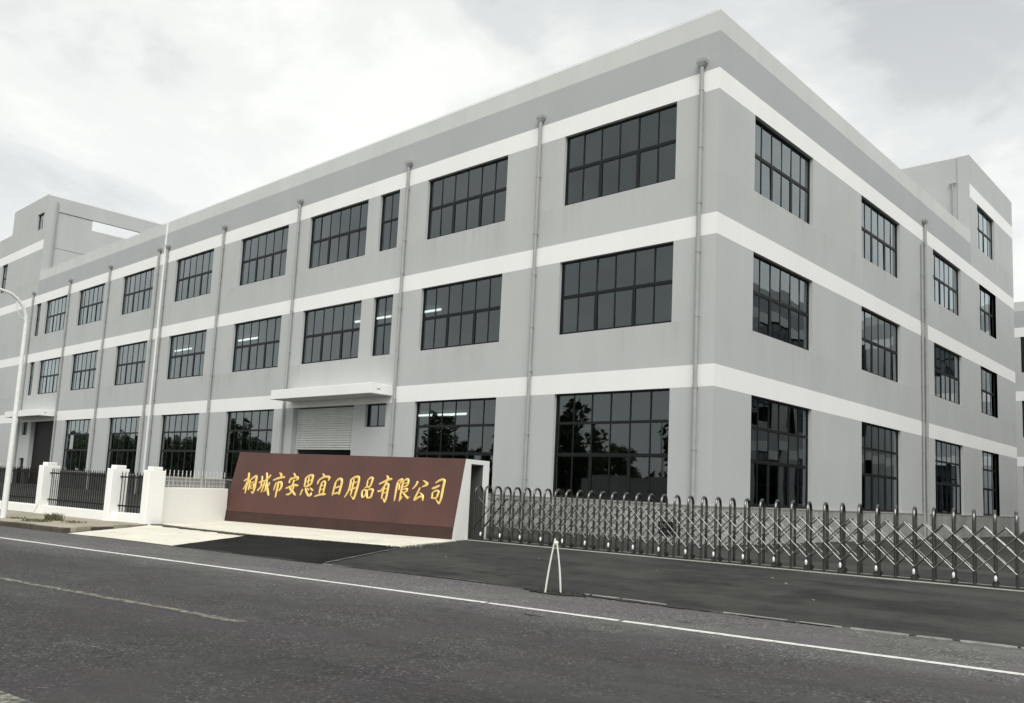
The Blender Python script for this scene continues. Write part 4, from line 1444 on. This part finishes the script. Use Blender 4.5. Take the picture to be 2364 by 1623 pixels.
MB().tube([(0, 0, 0), (0, 0, 2.8), (0, 0, 5.55)], [0.085, 0.066, 0.052], 14).build("pole", M['lamp'], lamp, True)
LAMP_ARM = [(0, 5.54), (0.03, 5.82), (0.13, 6.04), (0.32, 6.24), (0.52, 6.35), (0.81, 6.40), (1.3, 6.44), (1.9, 6.47)]
LAMP_SCROLL = [(0.31, 6.21), (0.31, 6.05), (0.27, 5.88), (0.20, 5.74), (0.11, 5.69), (0.03, 5.68)]
MB().tube([LA(u, z) for u, z in LAMP_ARM], [0.050, 0.048, 0.045, 0.042, 0.040, 0.038, 0.036, 0.035][:len(LAMP_ARM)], 12).build("arm", M['lamp'], lamp, True)
MB().tube([LA(u, z) for u, z in LAMP_SCROLL], 0.017, 8).build("scroll", M['lamp'], lamp, True)
hx = LAMP_ARM[-1]
hd = MB()
c0 = LA(hx[0] - 0.05, hx[1]); c1 = LA(hx[0] + 0.62, hx[1] + 0.1)
pts = [Vector(c0).lerp(Vector(c1), f) for f in (0, 0.15, 0.5, 0.85, 1.0)]
hd.tube(pts, [0.05, 0.095, 0.12, 0.10, 0.04], 12)
hd.build("lamp_head", M['lamp'], lamp, True)

# ------------------------------------------------------------------ lit ceiling tubes inside, and three glows added for far windows
tb = MB().tube([(-0.6, 0, 0), (0.6, 0, 0)], 0.035, 8).box(-0.62, -0.05, 0.04, 0.62, 0.05, 0.09)
tb_me = tb.mesh("tube_lamp", M['tube'])
LAMPS = [(-27.7, 3.2, 10.4), (-26.5, 3.2, 10.4), (-23.6, 3.2, 10.4), (-21.7, 3.2, 10.4), (-18.0, 3.4, 10.4), (-36.2, 3.2, 10.4), (-35.0, 3.2, 10.4), (-45.2, 3.2, 10.4), (-43.9, 3.2, 10.4), (-20.0, 5.0, 5.25), (-18.3, 5.0, 5.25), (-17.4, 5.0, 5.25)]  # last three are glows put in for bright windows across the ground floor
WHERE = ["left lit tube in the middle-floor window above the roller shutter", "second lit tube from the left in the middle-floor window above the roller shutter",
         "right lit tube in the middle-floor window above the roller shutter", "lit tube in the slim middle-floor window right of the roller shutter's window",
         "lit tube at the left edge of the middle-floor window just right of the canopy", "left lit tube in the middle-floor window left of the canopy", "right lit tube in the middle-floor window left of the canopy",
         "left lit tube in the middle-floor window right of the white joint strip", "right lit tube in the middle-floor window right of the white joint strip",
         "glow added for a bright far window, at the left of the ground-floor window behind the sign's right end", "middle glow added for a bright far window, in the ground-floor window behind the sign's right end", "right glow added for a bright far window, in the ground-floor window behind the sign's right end"]
for (x, y, z), lab in zip(LAMPS, WHERE):
    tag(link("tube_lamp", tb_me, None, (x, y, z)), lab, "ceiling lamp", "lit ceiling tubes inside the factory")

# ------------------------------------------------------------------ trees across the road (mirrored in the ground-floor windows)
def tree_meshes(seed, h):
    rnd = random.Random(seed)
    tr = MB()
    tr.tube([(0, 0, 0), (0.1, 0, h * 0.3), (0.0, 0.1, h * 0.6)], [0.2, 0.15, 0.07], 8)
    for k in range(6):
        a = rnd.uniform(0, 6.28); z = h * rnd.uniform(0.28, 0.55)
        tr.tube([(0.05, 0, z), (math.cos(a) * h * 0.13, math.sin(a) * h * 0.13, z + h * 0.14), (math.cos(a) * h * 0.2, math.sin(a) * h * 0.2, z + h * 0.28)], [0.08, 0.05, 0.02], 6)
    cr = MB()
    clumps = []
    for k in range(46):
        a = rnd.uniform(0, 6.28); rr = h * 0.26 * rnd.random() ** 0.5; z = h * rnd.uniform(0.2, 0.95)
        rr *= 1.0 - 0.5 * max(0, (z / h - 0.6)) / 0.4
        clumps.append((rr * math.cos(a), rr * math.sin(a), z, h * rnd.uniform(0.06, 0.12)))
    for cx_, cy_, cz_, cr_ in clumps:
        for q in range(85):
            v = Vector((rnd.gauss(0, 1), rnd.gauss(0, 1), rnd.gauss(0, 1))).normalized() * cr_ * rnd.uniform(0.55, 1.1)
            p = Vector((cx_, cy_, cz_)) + v
            e = Vector((rnd.gauss(0, 1), rnd.gauss(0, 1), rnd.gauss(0, 0.6))).normalized()
            g = e.orthogonal().normalized()
            s_ = rnd.uniform(0.2, 0.4)
            cr.poly([p - e * s_, p + g * s_ * 0.5, p + e * s_, p - g * s_ * 0.5])
    return tr.mesh("trunk", M['bark'], True), cr.mesh("crown", M['leaf'])


TM = [tree_meshes(3, 8.5), tree_meshes(11, 7.2), tree_meshes(19, 9.5)]
rt = random.Random(5)
for i in range(36):
    s, d, k, sc = -24 - i * 8.0 + rt.uniform(-1.5, 1.5), -14.5 + rt.uniform(-0.8, 0.8), i % 3, rt.uniform(0.8, 1.1) + max(0, i - 10) * 0.025
    x, y = W(s, d)
    tr = thing("tree", "leafy roadside tree across the road, mirrored in the factory's ground-floor windows", "tree", (x, y, -0.1), rt.uniform(0, 6), "trees across the road")
    tr.scale = (sc, sc, sc)
    link("trunk", TM[k][0], tr)
    link("crown", TM[k][1], tr)
hm = MB()
for i in range(9000):
    s, d, z = rt.uniform(-200, -18), -16.5 + rt.gauss(0, 0.7), 3.4 * rt.random() ** 0.8
    x, y = W(s, d)
    e = Vector((rt.gauss(0, 1), rt.gauss(0, 1), rt.gauss(0, 0.7))).normalized(); g = e.orthogonal().normalized()
    p = Vector((x, y, z)); q = rt.uniform(0.25, 0.5)
    hm.poly([p - e * q, p + g * q * 0.6, p + e * q, p - g * q * 0.6])
hm.build("hedge", M['leaf'], kind="stuff")
